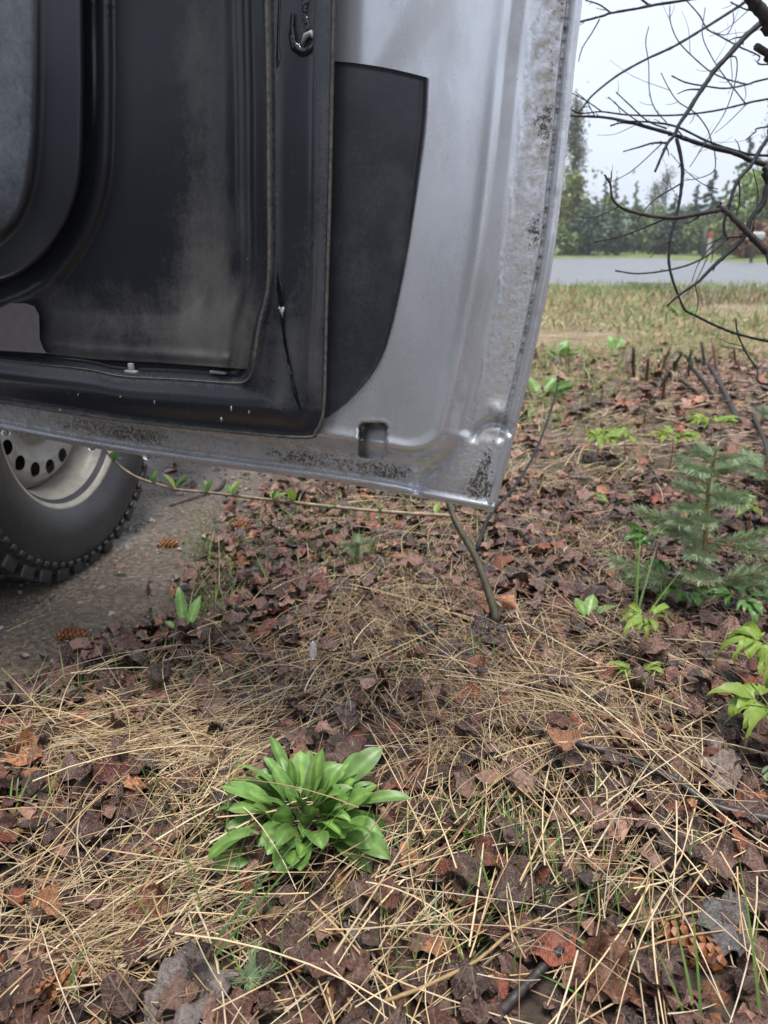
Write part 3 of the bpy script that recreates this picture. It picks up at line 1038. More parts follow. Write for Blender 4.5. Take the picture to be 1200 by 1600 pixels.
tb('fender', [flank(FL, 0.02)], M['body'])
tb('fender', [flank(FL - BW + 0.02, 0.02)], M['body'])
tb('hood', [box(FL - BW + 0.03, FL - 0.03, 0.12, fy + 0.86, 0.985, 1.045, 0.02)], M['body'])
tb('front_panel', [box(FL - BW + 0.03, FL - 0.03, fy + 0.82, fy + 0.89, 0.45, 0.97, 0.02)], M['body'])
tb('bumper', [box(FL - BW - 0.01, FL + 0.01, fy + 0.88, fy + 1.0, 0.5, 0.68, 0.03)], M['trim'])
tb('firewall', [box(FL - BW + 0.05, FL - 0.05, 0.04, 0.10, 0.40, 1.04)], M['dark'])
tb('floor_pan', [box(FL - BW + 0.05, FL - 0.06, -3.4, 0.04, 0.40, 0.46)], M['dark'])
tb('sill', [box(FL - 0.14, FL - 0.02, -1.22, 0.02, 0.37, 0.47, 0.02)], M['body'])
tb('sill', [box(FL - BW + 0.02, FL - BW + 0.14, -1.22, 0.02, 0.37, 0.47, 0.02)], M['body'])
tb('cab_rear', [box(FL - BW + 0.06, FL - 0.04, -1.36, -1.22, 0.46, 1.1, 0.02)], M['body'])
tb('roof', [box(FL - BW + 0.22, FL - 0.2, -1.34, -0.42, 1.58, 1.63, 0.02)], M['body'])
pl = []
for s in (FL - 0.06, FL - BW + 0.06):
    s2 = FL - 0.22 if s > FL - 0.5 else FL - BW + 0.22
    pl += [tube(np.linspace((s, 0.06, 1.04), (s2, -0.44, 1.6), 5), 0.03, 8), tube(np.linspace((s, -1.29, 1.08), (s2, -1.29, 1.6), 5), 0.045, 8)]
for p_ in pl:
    tb('pillar', [p_], M['body'])
gl = np.array([(FL - 0.09, 0.06, 1.05), (FL - BW + 0.09, 0.06, 1.05), (FL - BW + 0.24, -0.43, 1.59), (FL - 0.24, -0.43, 1.59)])
gl2 = gl - np.array([0, 0.008, 0.008])
tb('windscreen', [(np.concatenate([gl, gl2]), [(0, 1, 2, 3), (7, 6, 5, 4), (0, 4, 5, 1), (1, 5, 6, 2), (2, 6, 7, 3), (3, 7, 4, 0)])], M['glass'])
tb('cargo_bed', [box(FL - BW + 0.03, FL - 0.03, -3.3, -1.4, 0.52, 1.06, 0.03)], M['body'])
tb('dashboard', [box(FL - BW + 0.1, FL - 0.1, -0.32, 0.03, 0.82, 1.06, 0.04)], M['trim'])
for s in (FL - 0.75, FL - BW + 0.2):
    tb('seat', [box(s, s + 0.52, -0.98, -0.48, 0.5, 0.72, 0.05), box(s, s + 0.52, -1.2, -1.02, 0.6, 1.25, 0.06)], M['seat'])
tb('door', [box(FL - BW + 0.0, FL - BW + 0.06, -1.2, 0.0, 0.48, 1.06, 0.02)], M['body'])

# ------------------------------------------------------------------ water drops
def drop(name, pos, r, h, label, stretch_up=0.35):
    th = np.linspace(0, math.pi, 12)
    prof_r = r * np.sin(th)
    prof_z = np.where(np.cos(th) > 0, np.cos(th) * h * stretch_up, np.cos(th) * h * (1 - stretch_up))
    an = np.arange(14) * 2 * math.pi / 14
    V = np.stack([prof_r[:, None] * np.cos(an), prof_r[:, None] * np.sin(an), np.broadcast_to(prof_z[:, None], (12, 14))], -1).reshape(-1, 3)
    F = [(i * 14 + k, (i + 1) * 14 + k, (i + 1) * 14 + (k + 1) % 14, i * 14 + (k + 1) % 14) for i in range(11) for k in range(14)]
    o = mk(name, V, F, M['water'], label=label, cat='water drop', group='water drops at the door')
    o.location = tuple(pos)
    return o


def door_world(px, py, w):
    q = P(np.array([px]), np.array([py]), np.array([w]))[0]
    return D0 + q[0] * XL + q[1] * VZ + q[2] * W


drop('water_drop', door_world(10., 674., 0.001), 0.0085, 0.011, 'hanging water drop nearest the left end of the door bottom edge')
drop('water_drop', door_world(143., 698., 0.001), 0.0065, 0.010, 'hanging water drop at the door edge just above the tyre')
drop('water_drop', door_world(230., 712., 0.001), 0.0075, 0.010, 'hanging water drop at the door edge right of the tyre')
drop('water_drop', door_world(489., 1016., 0.0), 0.0055, 0.030, 'long clear water drop falling above the straw', 0.5).data.materials[0] = M['white_water']

# ================================================================== LEAF LITTER AND STRAW
def leaf_material(name, from_obj):
    t = NT(name)
    c = t.objcol() if from_obj else t.attr()['Color']
    k = 0.065 if from_obj else 1.0          # single leaves are modelled one unit long
    n = t.noise(140 * k, 6, 0.7)
    n2 = t.noise(28 * k, 4, 0.6)
    b = t.mix(t.ramp(n, [(0.35, 0.9), (0.62, 0.0)]), c, (0.30, 0.25, 0.23), 'MULTIPLY')
    b = t.mix(t.ramp(n2, [(0.55, 0.0), (0.75, 0.5)]), b, (0.10, 0.07, 0.058))
    if from_obj:                                       # veins
        xyz = t.sep(t.tc.outputs['Object'])
        ax = t.math('ABSOLUTE', xyz[0])
        sv = t.math('FRACT', t.math('MULTIPLY', t.math('SUBTRACT', xyz[1], t.math('MULTIPLY', ax, 0.75)), 9.0))
        sv = t.ramp(sv, [(0.0, 0.55), (0.10, 0.0), (0.92, 0.0), (1.0, 0.55)])
        mv = t.ramp(ax, [(0.0, 0.8), (0.022, 0.0)])
        b = t.mix(t.math('MAXIMUM', sv, mv), b, (0.24, 0.17, 0.13))
    b = t.mix(t.ramp(t.noise(75 * k, 5, 0.7), [(0.52, 0.0), (0.66, 0.55)]), b, (0.17, 0.115, 0.092))
    t.to(b, 'Base Color')
    t.to(t.ramp(n2, [(0.35, 0.13), (0.7, 0.36)]), 'Roughness')
    t.val('Specular IOR Level', 0.75)
    t.bump(t.math('ADD', n, t.math('MULTIPLY', n2, 1.5)), 0.9, 0.006)
    return t.m


M['leaf_obj'] = leaf_material('dead_leaf_single', True)
M['leaf_mass'] = leaf_material('dead_leaf_mass', False)


def straw_material(name, from_obj):
    t = NT(name)
    c = t.objcol() if from_obj else t.attr()['Color']
    n = t.noise(60, 4, 0.6)
    b = t.mix(t.ramp(n, [(0.4, 0.5), (0.7, 0.0)]), c, (0.6, 0.5, 0.42), 'MULTIPLY')
    t.to(b, 'Base Color').val('Roughness', 0.5)
    return t.m


M['straw_obj'] = straw_material('straw_single', True)
M['straw_mass'] = straw_material('straw_mass', False)

LEAFC = np.array([(0.050, 0.030, 0.026), (0.085, 0.046, 0.038), (0.125, 0.062, 0.046), (0.19, 0.068, 0.038), (0.10, 0.070, 0.064),
                  (0.20, 0.155, 0.145), (0.30, 0.240, 0.220), (0.135, 0.098, 0.092), (0.30, 0.19, 0.105), (0.062, 0.042, 0.040)])
LEAFP = np.array([0.09, 0.14, 0.14, 0.09, 0.14, 0.13, 0.08, 0.11, 0.05, 0.03])
LEAFP /= LEAFP.sum()


def leaf_shape(r, nl, nw, crumple=1.0):
    """a dead broad leaf, length 1 along y, lying flat, curled and creased"""
    tt = np.linspace(0, 1, nl)
    ss = np.linspace(-1, 1, nw)
    wid = r.uniform(0.28, 0.46)
    hw = wid * np.sin(np.pi * np.clip(tt, 0.02, 0.98) ** r.uniform(0.55, 0.95)) ** r.uniform(0.6, 0.9)
    rag = 1 + r.uniform(0.04, 0.22 if nl < 8 else 0.18) * r.standard_normal((nl, 2))
    L, S = np.meshgrid(tt, ss, indexing='ij')
    edge = np.where(S < 0, rag[:, :1], rag[:, 1:])
    x = S * hw[:, None] * (1 + (edge - 1) * np.abs(S))
    y = L - 0.5 + 0.04 * r.standard_normal((nl, nw)) * (np.abs(S) > 0.6)
    c1, c2, c3 = r.uniform(-1.1, 1.1), r.uniform(-0.9, 0.9), r.uniform(-1.0, 1.0)
    z = c1 * x * x * 1.6 + c2 * (L - 0.5) ** 2 + c3 * x * (L - 0.5) + r.choice([-1, 1]) * 0.10 * np.abs(S) * wid
    ph = r.uniform(0, 6.3, 4)
    z = z + crumple * (0.075 * np.sin(9 * x + ph[0] + 6 * y) + 0.06 * np.sin(15 * y + ph[1] - 7 * x) + 0.03 * r.standard_normal((nl, nw)))
    return np.stack([x, y, z], -1).reshape(-1, 3)


def rot_mats(az, tilt, tdir):
    """turn about z, then tip by tilt towards tdir"""
    ca, sa_ = np.cos(az), np.sin(az)
    Z_ = np.zeros_like(az)
    O = np.ones_like(az)
    Rz = np.stack([np.stack([ca, -sa_, Z_], -1), np.stack([sa_, ca, Z_], -1), np.stack([Z_, Z_, O], -1)], -2)
    ux, uy = np.cos(tdir), np.sin(tdir)
    c, s = np.cos(tilt), np.sin(tilt)
    K = np.stack([np.stack([Z_, Z_, uy], -1), np.stack([Z_, Z_, -ux], -1), np.stack([-uy, ux, Z_], -1)], -2)
    Rt = np.eye(3) + s[:, None, None] * K + (1 - c)[:, None, None] * (K @ K)
    return Rt @ Rz


def pix(Pw):
    q = Pw - CAM
    dep = q[:, 1] * CP - q[:, 2] * SP
    up = q[:, 1] * SP + q[:, 2] * CP
    return 600 + FPX * q[:, 0] / dep, 800 - FPX * up / dep, dep


def scatter(n, x0, x1, y0, y1, smin, smax, track_keep=0.03):
    x = rng.uniform(x0, x1, n)
    y = rng.uniform(y0, y1, n)
    dist = x - track_x(y)
    keep = (dist > 0.05 * rng.standard_normal(n) + 0.03) | (rng.random(n) < track_keep)
    x, y = x[keep], y[keep]
    s = rng.uniform(smin, smax, len(x)) * rng.choice([1, 1, 0.7, 0.5], len(x))
    return x, y, s


S1 = scatter(17000, -1.3, 1.9, 0.25, 2.5, 0.022, 0.062)
S2 = scatter(9500, -1.2, 4.2, 2.5, 6.0, 0.045, 0.095)
S3 = scatter(5000, -1.0, 9.0, 6.0, 12.5, 0.07, 0.14)
lx_ = np.concatenate([S1[0], S2[0], S3[0]])
ly_ = np.concatenate([S1[1], S2[1], S3[1]])
ls_ = np.concatenate([S1[2], S2[2], S3[2]])
nL0 = len(lx_)
pile = np.exp(-((lx_ - 1.9) / 1.1) ** 2 - ((ly_ - 4.1) / 1.3) ** 2)
thin0 = (ly_ < 2.4) | (rng.random(nL0) < 0.12 + 0.88 * pile + 0.25 * (ly_ < 3.0) - 0.22 * (ly_ > 5))
thin = (ly_ < 2.6) | ((ly_ < 6) & (waves(lx_, ly_, 1.9, 8, 13) > -0.45)) | (waves(lx_, ly_, 1.1, 8, 4) > 0.15)        # beyond the near ground the leaves lie in drifts
thin &= thin0
lx_, ly_, ls_ = lx_[thin], ly_[thin], ls_[thin]
nL = len(lx_)
lz_ = gz(lx_, ly_) + np.abs(rng.normal(0.002, 0.016, nL)) + 0.10 * ls_
laz = rng.uniform(0, 6.28, nL)
ltilt = np.abs(rng.normal(0, 0.40, nL)).clip(0, 1.35)
ltd = rng.uniform(0, 6.28, nL)
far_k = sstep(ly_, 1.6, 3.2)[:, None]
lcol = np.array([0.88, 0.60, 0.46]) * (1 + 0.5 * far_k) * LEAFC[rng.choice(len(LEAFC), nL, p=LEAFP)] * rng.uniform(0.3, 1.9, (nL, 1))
lR = rot_mats(laz, ltilt, ltd)
lpos = np.stack([lx_, ly_, lz_], -1)
qx, qy, qd = pix(lpos)
score = np.where((qx > -20) & (qx < 1220) & (qy > 690) & (qy < 1640) & (lz_ > gz(lx_, ly_) + 0.008), ls_ / qd, 0)
single = np.argsort(-score)[:300]
mask = np.ones(nL, bool)
mask[single] = False
protos = []
for k in range(14):
    V = leaf_shape(rng, 9, 7)
    protos.append(mk('dead_leaf', V, grid_faces(9, 7), M['leaf_obj'], link=False))
for i, j in enumerate(single):
    o = protos[i].copy() if False else bpy.data.objects.new('dead_leaf', protos[i % 14].data)
    m = Matrix(lR[j].tolist()).to_4x4()
    o.matrix_world = Matrix.Translation(lpos[j]) @ m @ Matrix.Diagonal((ls_[j] * 0.95, ls_[j] * 0.95, ls_[j], 1))
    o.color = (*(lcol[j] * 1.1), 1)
    o.parent = ground
    COL.objects.link(o)
for p_ in protos:
    bpy.data.objects.remove(p_)
small = [leaf_shape(rng, 6, 5, 1.2) for _ in range(40)]
smallF = grid_faces(6, 5)
idx = np.where(mask)[0]
sh = np.stack(small)[rng.integers(0, 40, len(idx))] * ls_[idx, None, None]
V = np.einsum('nij,nkj->nki', lR[idx], sh) + lpos[idx, None]
nk = V.shape[1]
F = (smallF[None] + (np.arange(len(idx)) * nk)[:, None, None]).reshape(-1, 4)
C = np.repeat(lcol[idx], nk, 0)
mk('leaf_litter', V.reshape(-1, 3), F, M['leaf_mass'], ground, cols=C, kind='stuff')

# ---- dry straw
STRAW_PX = [(90, 1180, 70, 60, 1.0), (250, 1150, 80, 60, 1.2), (300, 1230, 60, 70, 1.1), (120, 1480, 120, 100, 0.7), (330, 1380, 80, 80, 0.7),
            (560, 1000, 120, 60, 1.5), (700, 1010, 110, 60, 1.5), (480, 1080, 120, 50, 1.0), (640, 950, 90, 45, 1.1), (650, 1250, 60, 90, 1.0),
            (760, 1180, 90, 60, 1.0), (900, 1130, 120, 60, 1.6), (1000, 1180, 120, 50, 1.0), (820, 1320, 100, 70, 0.9), (1000, 1330, 110, 70, 1.0),
            (620, 1420, 80, 70, 0.8), (840, 1480, 90, 60, 0.8), (560, 1540, 110, 60, 0.9), (950, 900, 70, 50, 0.8), (900, 850, 60, 40, 0.9),
            (600, 830, 120, 30, 0.8), (1000, 1040, 80, 40, 0.7), (830, 780, 60, 40, 0.9), (300, 1480, 130, 90, 0.5), (1080, 1420, 100, 80, 0.5)]


def straw_points(n):
    w = np.array([b[4] * b[2] * b[3] for b in STRAW_PX])
    k = rng.choice(len(STRAW_PX), n, p=w / w.sum())
    B_ = np.array(STRAW_PX)[k]
    px = B_[:, 0] + B_[:, 2] * rng.standard_normal(n)
    py = np.clip(B_[:, 1] + B_[:, 3] * rng.standard_normal(n), 740, 1750)
    g = on_ground(px, py)
    return g[:, 0], g[:, 1]


def straw_bundles(nb, per):
    cx, cy = straw_points(nb)
    k = np.repeat(np.arange(nb), per)
    az = rng.uniform(0, 6.28, nb)[k] + rng.normal(0, 0.22, len(k))
    return cx[k] + rng.normal(0, 0.045, len(k)), cy[k] + rng.normal(0, 0.045, len(k)), az


def straw_set(x, y, lmin, lmax, rmin, rmax, lift=0.02, seg=5, sides=3, steep=0.18, az_in=None):
    n = len(x)
    L = rng.uniform(lmin, lmax, n) * rng.choice([1, 1, 0.6], n)
    field = 0.6 + 1.3 * waves(x, y, 3.0, 8, 9)
    az = np.where(rng.random(n) < 0.65, field + rng.normal(0, 0.45, n), rng.uniform(0, 6.28, n))
    if az_in is not None:
        az = np.where(np.isnan(az_in), az, az_in)
    el = np.abs(rng.normal(0.02, steep * 0.8, n))
    bend = rng.normal(0, 0.45, n)
    kink = rng.integers(1, seg, n)
    ka = rng.normal(0, 0.6, n) * (rng.random(n) < 0.3)
    P_ = np.zeros((n, seg + 1, 3))
    P_[:, 0, 0], P_[:, 0, 1] = x, y
    P_[:, 0, 2] = gz(x, y) + np.abs(rng.normal(0.012, lift * 0.6, n)) + 0.006
    e = el.copy()
    a = az.copy()
    for k in range(1, seg + 1):
        a = a + bend / seg + np.where(kink == k, ka, 0)
        e = e - el * 1.5 / seg - 0.02
        st = L / seg
        P_[:, k, 0] = P_[:, k - 1, 0] + st * np.cos(e) * np.cos(a)
        P_[:, k, 1] = P_[:, k - 1, 1] + st * np.cos(e) * np.sin(a)
        zz = P_[:, k - 1, 2] + st * np.sin(e)
        P_[:, k, 2] = np.maximum(zz, gz(P_[:, k, 0], P_[:, k, 1]) + 0.010 + 0.012 * rng.random(n))
    rad = rng.uniform(rmin, rmax, n)
    return P_, rad


def tubes_many(P_, rad, sides=3, taper=0.45, flat=0.6):
    n, m, _ = P_.shape
    T = np.gradient(P_, axis=1)
    T /= np.linalg.norm(T, axis=2, keepdims=True) + 1e-12
    A = np.cross(T, np.array([0.05, 0.08, 1.0]))
    A /= np.linalg.norm(A, axis=2, keepdims=True) + 1e-9
    B = np.cross(T, A)
    th = np.arange(sides) * 2 * math.pi / sides
    tp = 1 - (1 - taper) * np.linspace(0, 1, m)
    r = rad[:, None] * tp[None]
    V = P_[:, :, None] + r[..., None, None] * (np.cos(th)[:, None] * A[:, :, None] + flat * np.sin(th)[:, None] * B[:, :, None])
    base = np.arange(n)[:, None, None] * (m * sides)
    i, k = np.meshgrid(np.arange(m - 1), np.arange(sides), indexing='ij')
    q = np.stack([i * sides + k, i * sides + (k + 1) % sides, (i + 1) * sides + (k + 1) % sides, (i + 1) * sides + k], -1).reshape(1, -1, 4)
    F = (q + base).reshape(-1, 4)
    return V.reshape(-1, 3), F, m * sides


def straw_cols(n):
    c = np.array([(0.64, 0.48, 0.27), (0.54, 0.38, 0.20), (0.70, 0.56, 0.35), (0.36, 0.23, 0.125), (0.62, 0.52, 0.36)])[rng.integers(0, 5, n)]
    return c * rng.uniform(0.6, 1.15, (n, 1))


px_, py_ = straw_points(420)
bx_, by_, ba_ = straw_bundles(52, 11)
P1, r1 = straw_set(np.concatenate([px_, bx_]), np.concatenate([py_, by_]), 0.10, 0.36, 0.0007, 0.0015, 0.04, 7, 3, 0.2, np.concatenate([np.full(420, np.nan), ba_]))
c1 = straw_cols(len(r1))
mid = P1[:, 2]
qx, qy, qd = pix(mid)
qxa, qya, _ = pix(P1[:, 0])
qxb, qyb, _ = pix(P1[:, -1])
ln = np.hypot(qxa - qxb, qya - qyb) * r1
ok = (qx > 0) & (qx < 1200) & (qy > 820) & (qy < 1600) & (mid[:, 2] > gz(mid[:, 0], mid[:, 1]) + 0.015)
pick = np.argsort(-(ln * ok))[:300]
for j in pick:
    V, F, _ = tubes_many(P1[j:j + 1], r1[j:j + 1], 5)
    o = mk('straw_stalk', V, F, M['straw_obj'], ground, origin=None)
    o.color = (*c1[j], 1)
rest = np.ones(len(r1), bool)
rest[pick] = False
sets = [(P1[rest], r1[rest], c1[rest])]
MAT_PX = [(560, 1000, 90, 40), (700, 1010, 80, 45), (640, 950, 80, 35), (480, 1080, 90, 35), (900, 1130, 90, 40), (1000, 1180, 90, 35), (250, 1150, 60, 45), (300, 1230, 45, 50), (100, 1180, 60, 35),
          (100, 1500, 70, 50), (900, 850, 50, 35), (950, 900, 60, 40), (830, 790, 50, 30), (600, 830, 110, 22), (760, 1190, 60, 40), (1020, 1040, 70, 30)]
mk_ = np.array(MAT_PX)[rng.integers(0, len(MAT_PX), 4600)]
gm_ = on_ground(mk_[:, 0] + mk_[:, 2] * rng.standard_normal(4600), np.clip(mk_[:, 1] + mk_[:, 3] * rng.standard_normal(4600), 740, 1700))
PM, rM = straw_set(gm_[:, 0], gm_[:, 1], 0.05, 0.20, 0.00045, 0.0010, 0.025)
sets.append((PM, rM, straw_cols(4600)))
px_, py_ = straw_points(700)                                    # fine broken bits
P2, r2 = straw_set(px_, py_, 0.03, 0.12, 0.0004, 0.0011, 0.02)
sets.append((P2, r2, straw_cols(len(r2))))
nfar = 5200
x = rng.uniform(-0.2, 4.2, nfar)
y = rng.uniform(2.2, 6.5, nfar)
ok = (waves(x, y, 1.6, 8, 2) > -0.15) & (x > track_x(y) + 0.1)
P3, r3 = straw_set(x[ok], y[ok], 0.12, 0.40, 0.0014, 0.0028, 0.03)
sets.append((P3, r3, straw_cols(len(r3))))
nwide = 450
x = rng.uniform(-1.3, 1.9, nwide)
y = rng.uniform(0.25, 2.4, nwide)
ok = x > track_x(y) + 0.04
P4, r4 = straw_set(x[ok], y[ok], 0.06, 0.25, 0.0007, 0.0018, 0.02)
sets.append((P4, r4, straw_cols(len(r4))))
Vs, Fs, Cs, n0 = [], [], [], 0
for P_, r_s, c_s in sets:
    V, F, per = tubes_many(P_, r_s, 3)
    Vs.append(V)
    Fs.append(F + n0)
    Cs.append(np.repeat(c_s, per, 0))
    n0 += len(V)
mk('straw_litter', np.concatenate(Vs), np.concatenate(Fs), M['straw_mass'], ground, cols=np.concatenate(Cs), kind='stuff')

# ---- pebbles on the track
npb = 9000
x = rng.uniform(-2.2, 0.1, npb)
y = rng.uniform(1.0, 4.2, npb)
ok = x < track_x(y) + 0.03
x, y = x[ok], y[ok]
s = rng.gamma(2.0, 0.0019, len(x)).clip(0.0015, 0.014)
octV = np.array([(1, 0, 0), (0, 1, 0), (-1, 0, 0), (0, -1, 0), (0, 0, 0.7), (0, 0, -0.7)], float)
octF = np.array([(0, 1, 4), (1, 2, 4), (2, 3, 4), (3, 0, 4), (1, 0, 5), (2, 1, 5), (3, 2, 5), (0, 3, 5)])
jit = octV[None] * (1 + 0.35 * rng.standard_normal((len(x), 6, 1)).clip(-1, 1)) * s[:, None, None]
Rm = rot_mats(rng.uniform(0, 6.28, len(x)), rng.uniform(0, 0.7, len(x)), rng.uniform(0, 6.28, len(x)))
V = np.einsum('nij,nkj->nki', Rm, jit) + np.stack([x, y, 0.015 + 0.2 * s], -1)[:, None]
F = (octF[None] + (np.arange(len(x)) * 6)[:, None, None]).reshape(-1, 3)
pc_ = np.array([(0.13, 0.115, 0.10), (0.20, 0.18, 0.155), (0.09, 0.075, 0.06), (0.27, 0.25, 0.22)])[rng.integers(0, 4, len(x))]
mk('pebbles', V.reshape(-1, 3), F, M['straw_mass'], track, cols=np.repeat(pc_, 6, 0), kind='stuff', smooth=False)

# ================================================================== GREEN GRASS
def leafy(name, c, rough=0.4, var=0.3, trans=0.35, attr=False, scale=30):
    t = NT(name)
    f = t.noise(scale, 4)
    b = t.ramp(f, [(0.3, tuple(x * (1 - var) for x in c)), (0.7, tuple(x * (1 + var) for x in c))])
    if attr:
        b = t.mix(1.0, b, t.attr()['Color'], 'MULTIPLY')
    t.to(b, 'Base Color').val('Roughness', rough)
    if trans:
        tr = t.n.new('ShaderNodeBsdfTranslucent')
        t.l.new(b, tr.inputs['Color'])
        ms = t.n.new('ShaderNodeMixShader')
        ms.inputs[0].default_value = trans
        out = t.n['Material Output']
        t.l.new(t.b.outputs[0], ms.inputs[1])
        t.l.new(tr.outputs[0], ms.inputs[2])
        t.l.new(ms.outputs[0], out.inputs['Surface'])
    return t.m


M['grass'] = leafy('green_grass', (1, 1, 1), 0.45, 0.12, 0.3, True)
M['broad'] = leafy('broad_leaf_green', (0.135, 0.245, 0.055), 0.40, 0.3, 0.25, True, 60)
M['lime'] = leafy('young_lime_leaf', (0.22, 0.31, 0.05), 0.45, 0.25, 0.4)
M['midgreen'] = leafy('mid_green_leaf', (0.10, 0.20, 0.05), 0.4, 0.25, 0.35)
M['needle'] = leafy('spruce_needle', (0.25, 0.33, 0.18), 0.5, 0.3, 0.25, False, 20)
M['bark'] = simple('grey_brown_bark', (0.034, 0.027, 0.023), 0.7, 0, 0.5, 60, 0.8, 0.002, 0.3)
M['twig'] = simple('dark_twig_bark', (0.013, 0.012, 0.013), 0.6, 0, 0.4, 50, 0.6, 0.0015, 0.3)
M['yellow_bark'] = simple('tan_seedling_bark', (0.26, 0.17, 0.07), 0.6, 0, 0.3, 80)
M['red_stem'] = simple('reddish_stem', (0.22, 0.085, 0.05), 0.5, 0, 0.3, 60)
M['stick'] = simple('wet_dark_stick', (0.030, 0.024, 0.022), 0.4, 0, 0.5, 60, 0.8, 0.0015)
M['red_stick'] = simple('red_brown_stick', (0.13, 0.055, 0.035), 0.45, 0, 0.4, 60, 0.5, 0.0012)
M['tan_twig'] = simple('tan_twig_bark', (0.22, 0.165, 0.10), 0.55, 0, 0.4, 60, 0.5, 0.0012)
M['green_bark'] = simple('olive_sapling_bark', (0.055, 0.048, 0.026), 0.55, 0, 0.4, 60, 0.5, 0.0012)


def blades_many(x, y, z, L, w, az, el, droop, seg=4):
    """flat tapering blades"""
    n = len(x)
    P_ = np.zeros((n, seg + 1, 3))
    P_[:, 0] = np.stack([x, y, z], -1)
    e = el.copy()
    for k in range(1, seg + 1):
        st = L / seg
        P_[:, k, 0] = P_[:, k - 1, 0] + st * np.cos(e) * np.cos(az)
        P_[:, k, 1] = P_[:, k - 1, 1] + st * np.cos(e) * np.sin(az)
        P_[:, k, 2] = P_[:, k - 1, 2] + st * np.sin(e)
        e = e - droop / seg
    side = np.stack([-np.sin(az), np.cos(az), 0 * az], -1)
    tw = rng.uniform(-0.8, 0.8, n)
    side = side * np.cos(tw)[:, None] + np.array([0, 0, 1.0]) * np.sin(tw)[:, None]
    tp = np.array([0.7, 1.0, 0.9, 0.6, 0.05]) if seg == 4 else np.sqrt(np.clip(1 - np.linspace(0, 1, seg + 1), 0.003, 1))
    off = side[:, None] * (w[:, None] * tp[None])[..., None]
    V = np.stack([P_ - off, P_ + off], 2)
    base = np.arange(n)[:, None, None] * ((seg + 1) * 2)
    q = np.stack([np.array([2 * i, 2 * i + 1, 2 * i + 3, 2 * i + 2]) for i in range(seg)])[None]
    return V.reshape(-1, 3), (q + base).reshape(-1, 4), (seg + 1) * 2


def grass_cols(n, dry=0.0):
    g = np.array([(0.10, 0.19, 0.04), (0.15, 0.24, 0.05), (0.20, 0.25, 0.07), (0.08, 0.15, 0.05)])[rng.integers(0, 4, n)]
    d = np.array([(0.40, 0.31, 0.16), (0.30, 0.22, 0.11), (0.34, 0.29, 0.15)])[rng.integers(0, 3, n)]
    return np.where((rng.random(n) < dry)[:, None], d, g) * rng.uniform(0.75, 1.2, (n, 1))


Vs, Fs, Cs, n0 = [], [], [], 0


def add_blades(x, y, lmin, lmax, wmin, wmax, dry, elmin=0.7, elmax=1.5, dr=0.9):
    global n0
    n = len(x)
    V, F, per = blades_many(x, y, gz(x, y) + 0.002, rng.uniform(lmin, lmax, n), rng.uniform(wmin, wmax, n), rng.uniform(0, 6.28, n),
                            rng.uniform(elmin, elmax, n), rng.uniform(0, dr, n))
    Vs.append(V)
    Fs.append(F + n0)
    Cs.append(np.repeat(grass_cols(n, dry), per, 0))
    n0 += len(V)


# patches of short fine grass in the litter
GP = [(820, 1340, 60, 25, 120), (740, 1290, 40, 25, 50), (330, 930, 30, 40, 150), (480, 820, 70, 25, 180), (240, 1090, 50, 25, 60), (550, 900, 60, 50, 120),
      (110, 1110, 40, 15, 50), (950, 760, 90, 30, 200), (330, 860, 30, 30, 120), (620, 800, 60, 20, 150), (700, 1080, 60, 30, 40), (860, 640, 40, 30, 200), (950, 680, 60, 18, 260),
      (350, 1490, 90, 60, 40), (600, 1480, 90, 60, 40), (1000, 1500, 100, 60, 40), (60, 1330, 50, 60, 40), (900, 1420, 60, 25, 60)]
for (a_, b_, sx_, sy_, n) in GP:
    g = on_ground(a_ + sx_ * rng.standard_normal(n), np.clip(b_ + sy_ * rng.standard_normal(n), 600, 1650))
    add_blades(g[:, 0], g[:, 1], 0.03, 0.09, 0.0006, 0.0014, 0.15)
n = 12500
y = rng.uniform(1.9, 6.2, n)
x = rng.uniform(-0.1, 0.55, n) * y + 0.1
ok = (x > track_x(y) + 0.1) & (waves(x, y, 2.0, 8, 7) > -0.1)
add_blades(x[ok], y[ok], 0.04, 0.15, 0.0010, 0.0026, 0.36, 0.3, 1.4, 1.4)
n = 3200
y = rng.uniform(0.6, 2.8, n)
x = rng.uniform(-0.35, 0.62, n) * y * 1.1
ok = (x > track_x(y) + 0.05) & (waves(x, y, 7.0, 8, 15) > 0.2)
add_blades(x[ok], y[ok], 0.03, 0.10, 0.0006, 0.0015, 0.1, 0.8, 1.5, 0.9)
# meadow strip towards the road
n = 19000
y = 3.9 + 10.7 * rng.random(n) ** 0.9
x = rng.uniform(-0.3, 1.0, n) * (y * 0.62) + rng.uniform(-1, 1, n)
ok = (x > track_x(y) + 0.1) & (waves(x, y, 1.1, 8, 4) < 0.9) & (rng.random(n) > 0.95 * np.exp(-((x - 2.1) / 1.0) ** 2 - ((y - 4.2) / 1.2) ** 2)) 
x, y = x[ok], y[ok]
for lo, hi, dry in ((3.8, 6.0, 0.55), (6.0, 8.5, 0.58), (8.5, 11.5, 0.62), (11.5, 14.7, 0.28)):
    s_ = (y >= lo) & (y < hi)
    add_blades(x[s_], y[s_], 0.08, 0.24 if lo > 6 else 0.17, 0.0022 if lo < 6 else 0.004, 0.0045 if lo < 6 else 0.009, dry, 0.3, 1.4, 1.6)
n = 1800
y = rng.normal(10.6, 0.7, n)
x = rng.uniform(1.0, 9.0, n)
ok = waves(x, y, 1.3, 8, 17) > 0.1
x, y = x[ok], y[ok]
V, F, per = blades_many(x, y, gz(x, y), rng.uniform(0.12, 0.32, len(x)), rng.uniform(0.003, 0.006, len(x)), rng.uniform(0, 6.28, len(x)), rng.uniform(0.6, 1.5, len(x)), rng.uniform(0, 0.8, len(x)))
Vs.append(V)
Fs.append(F + n0)
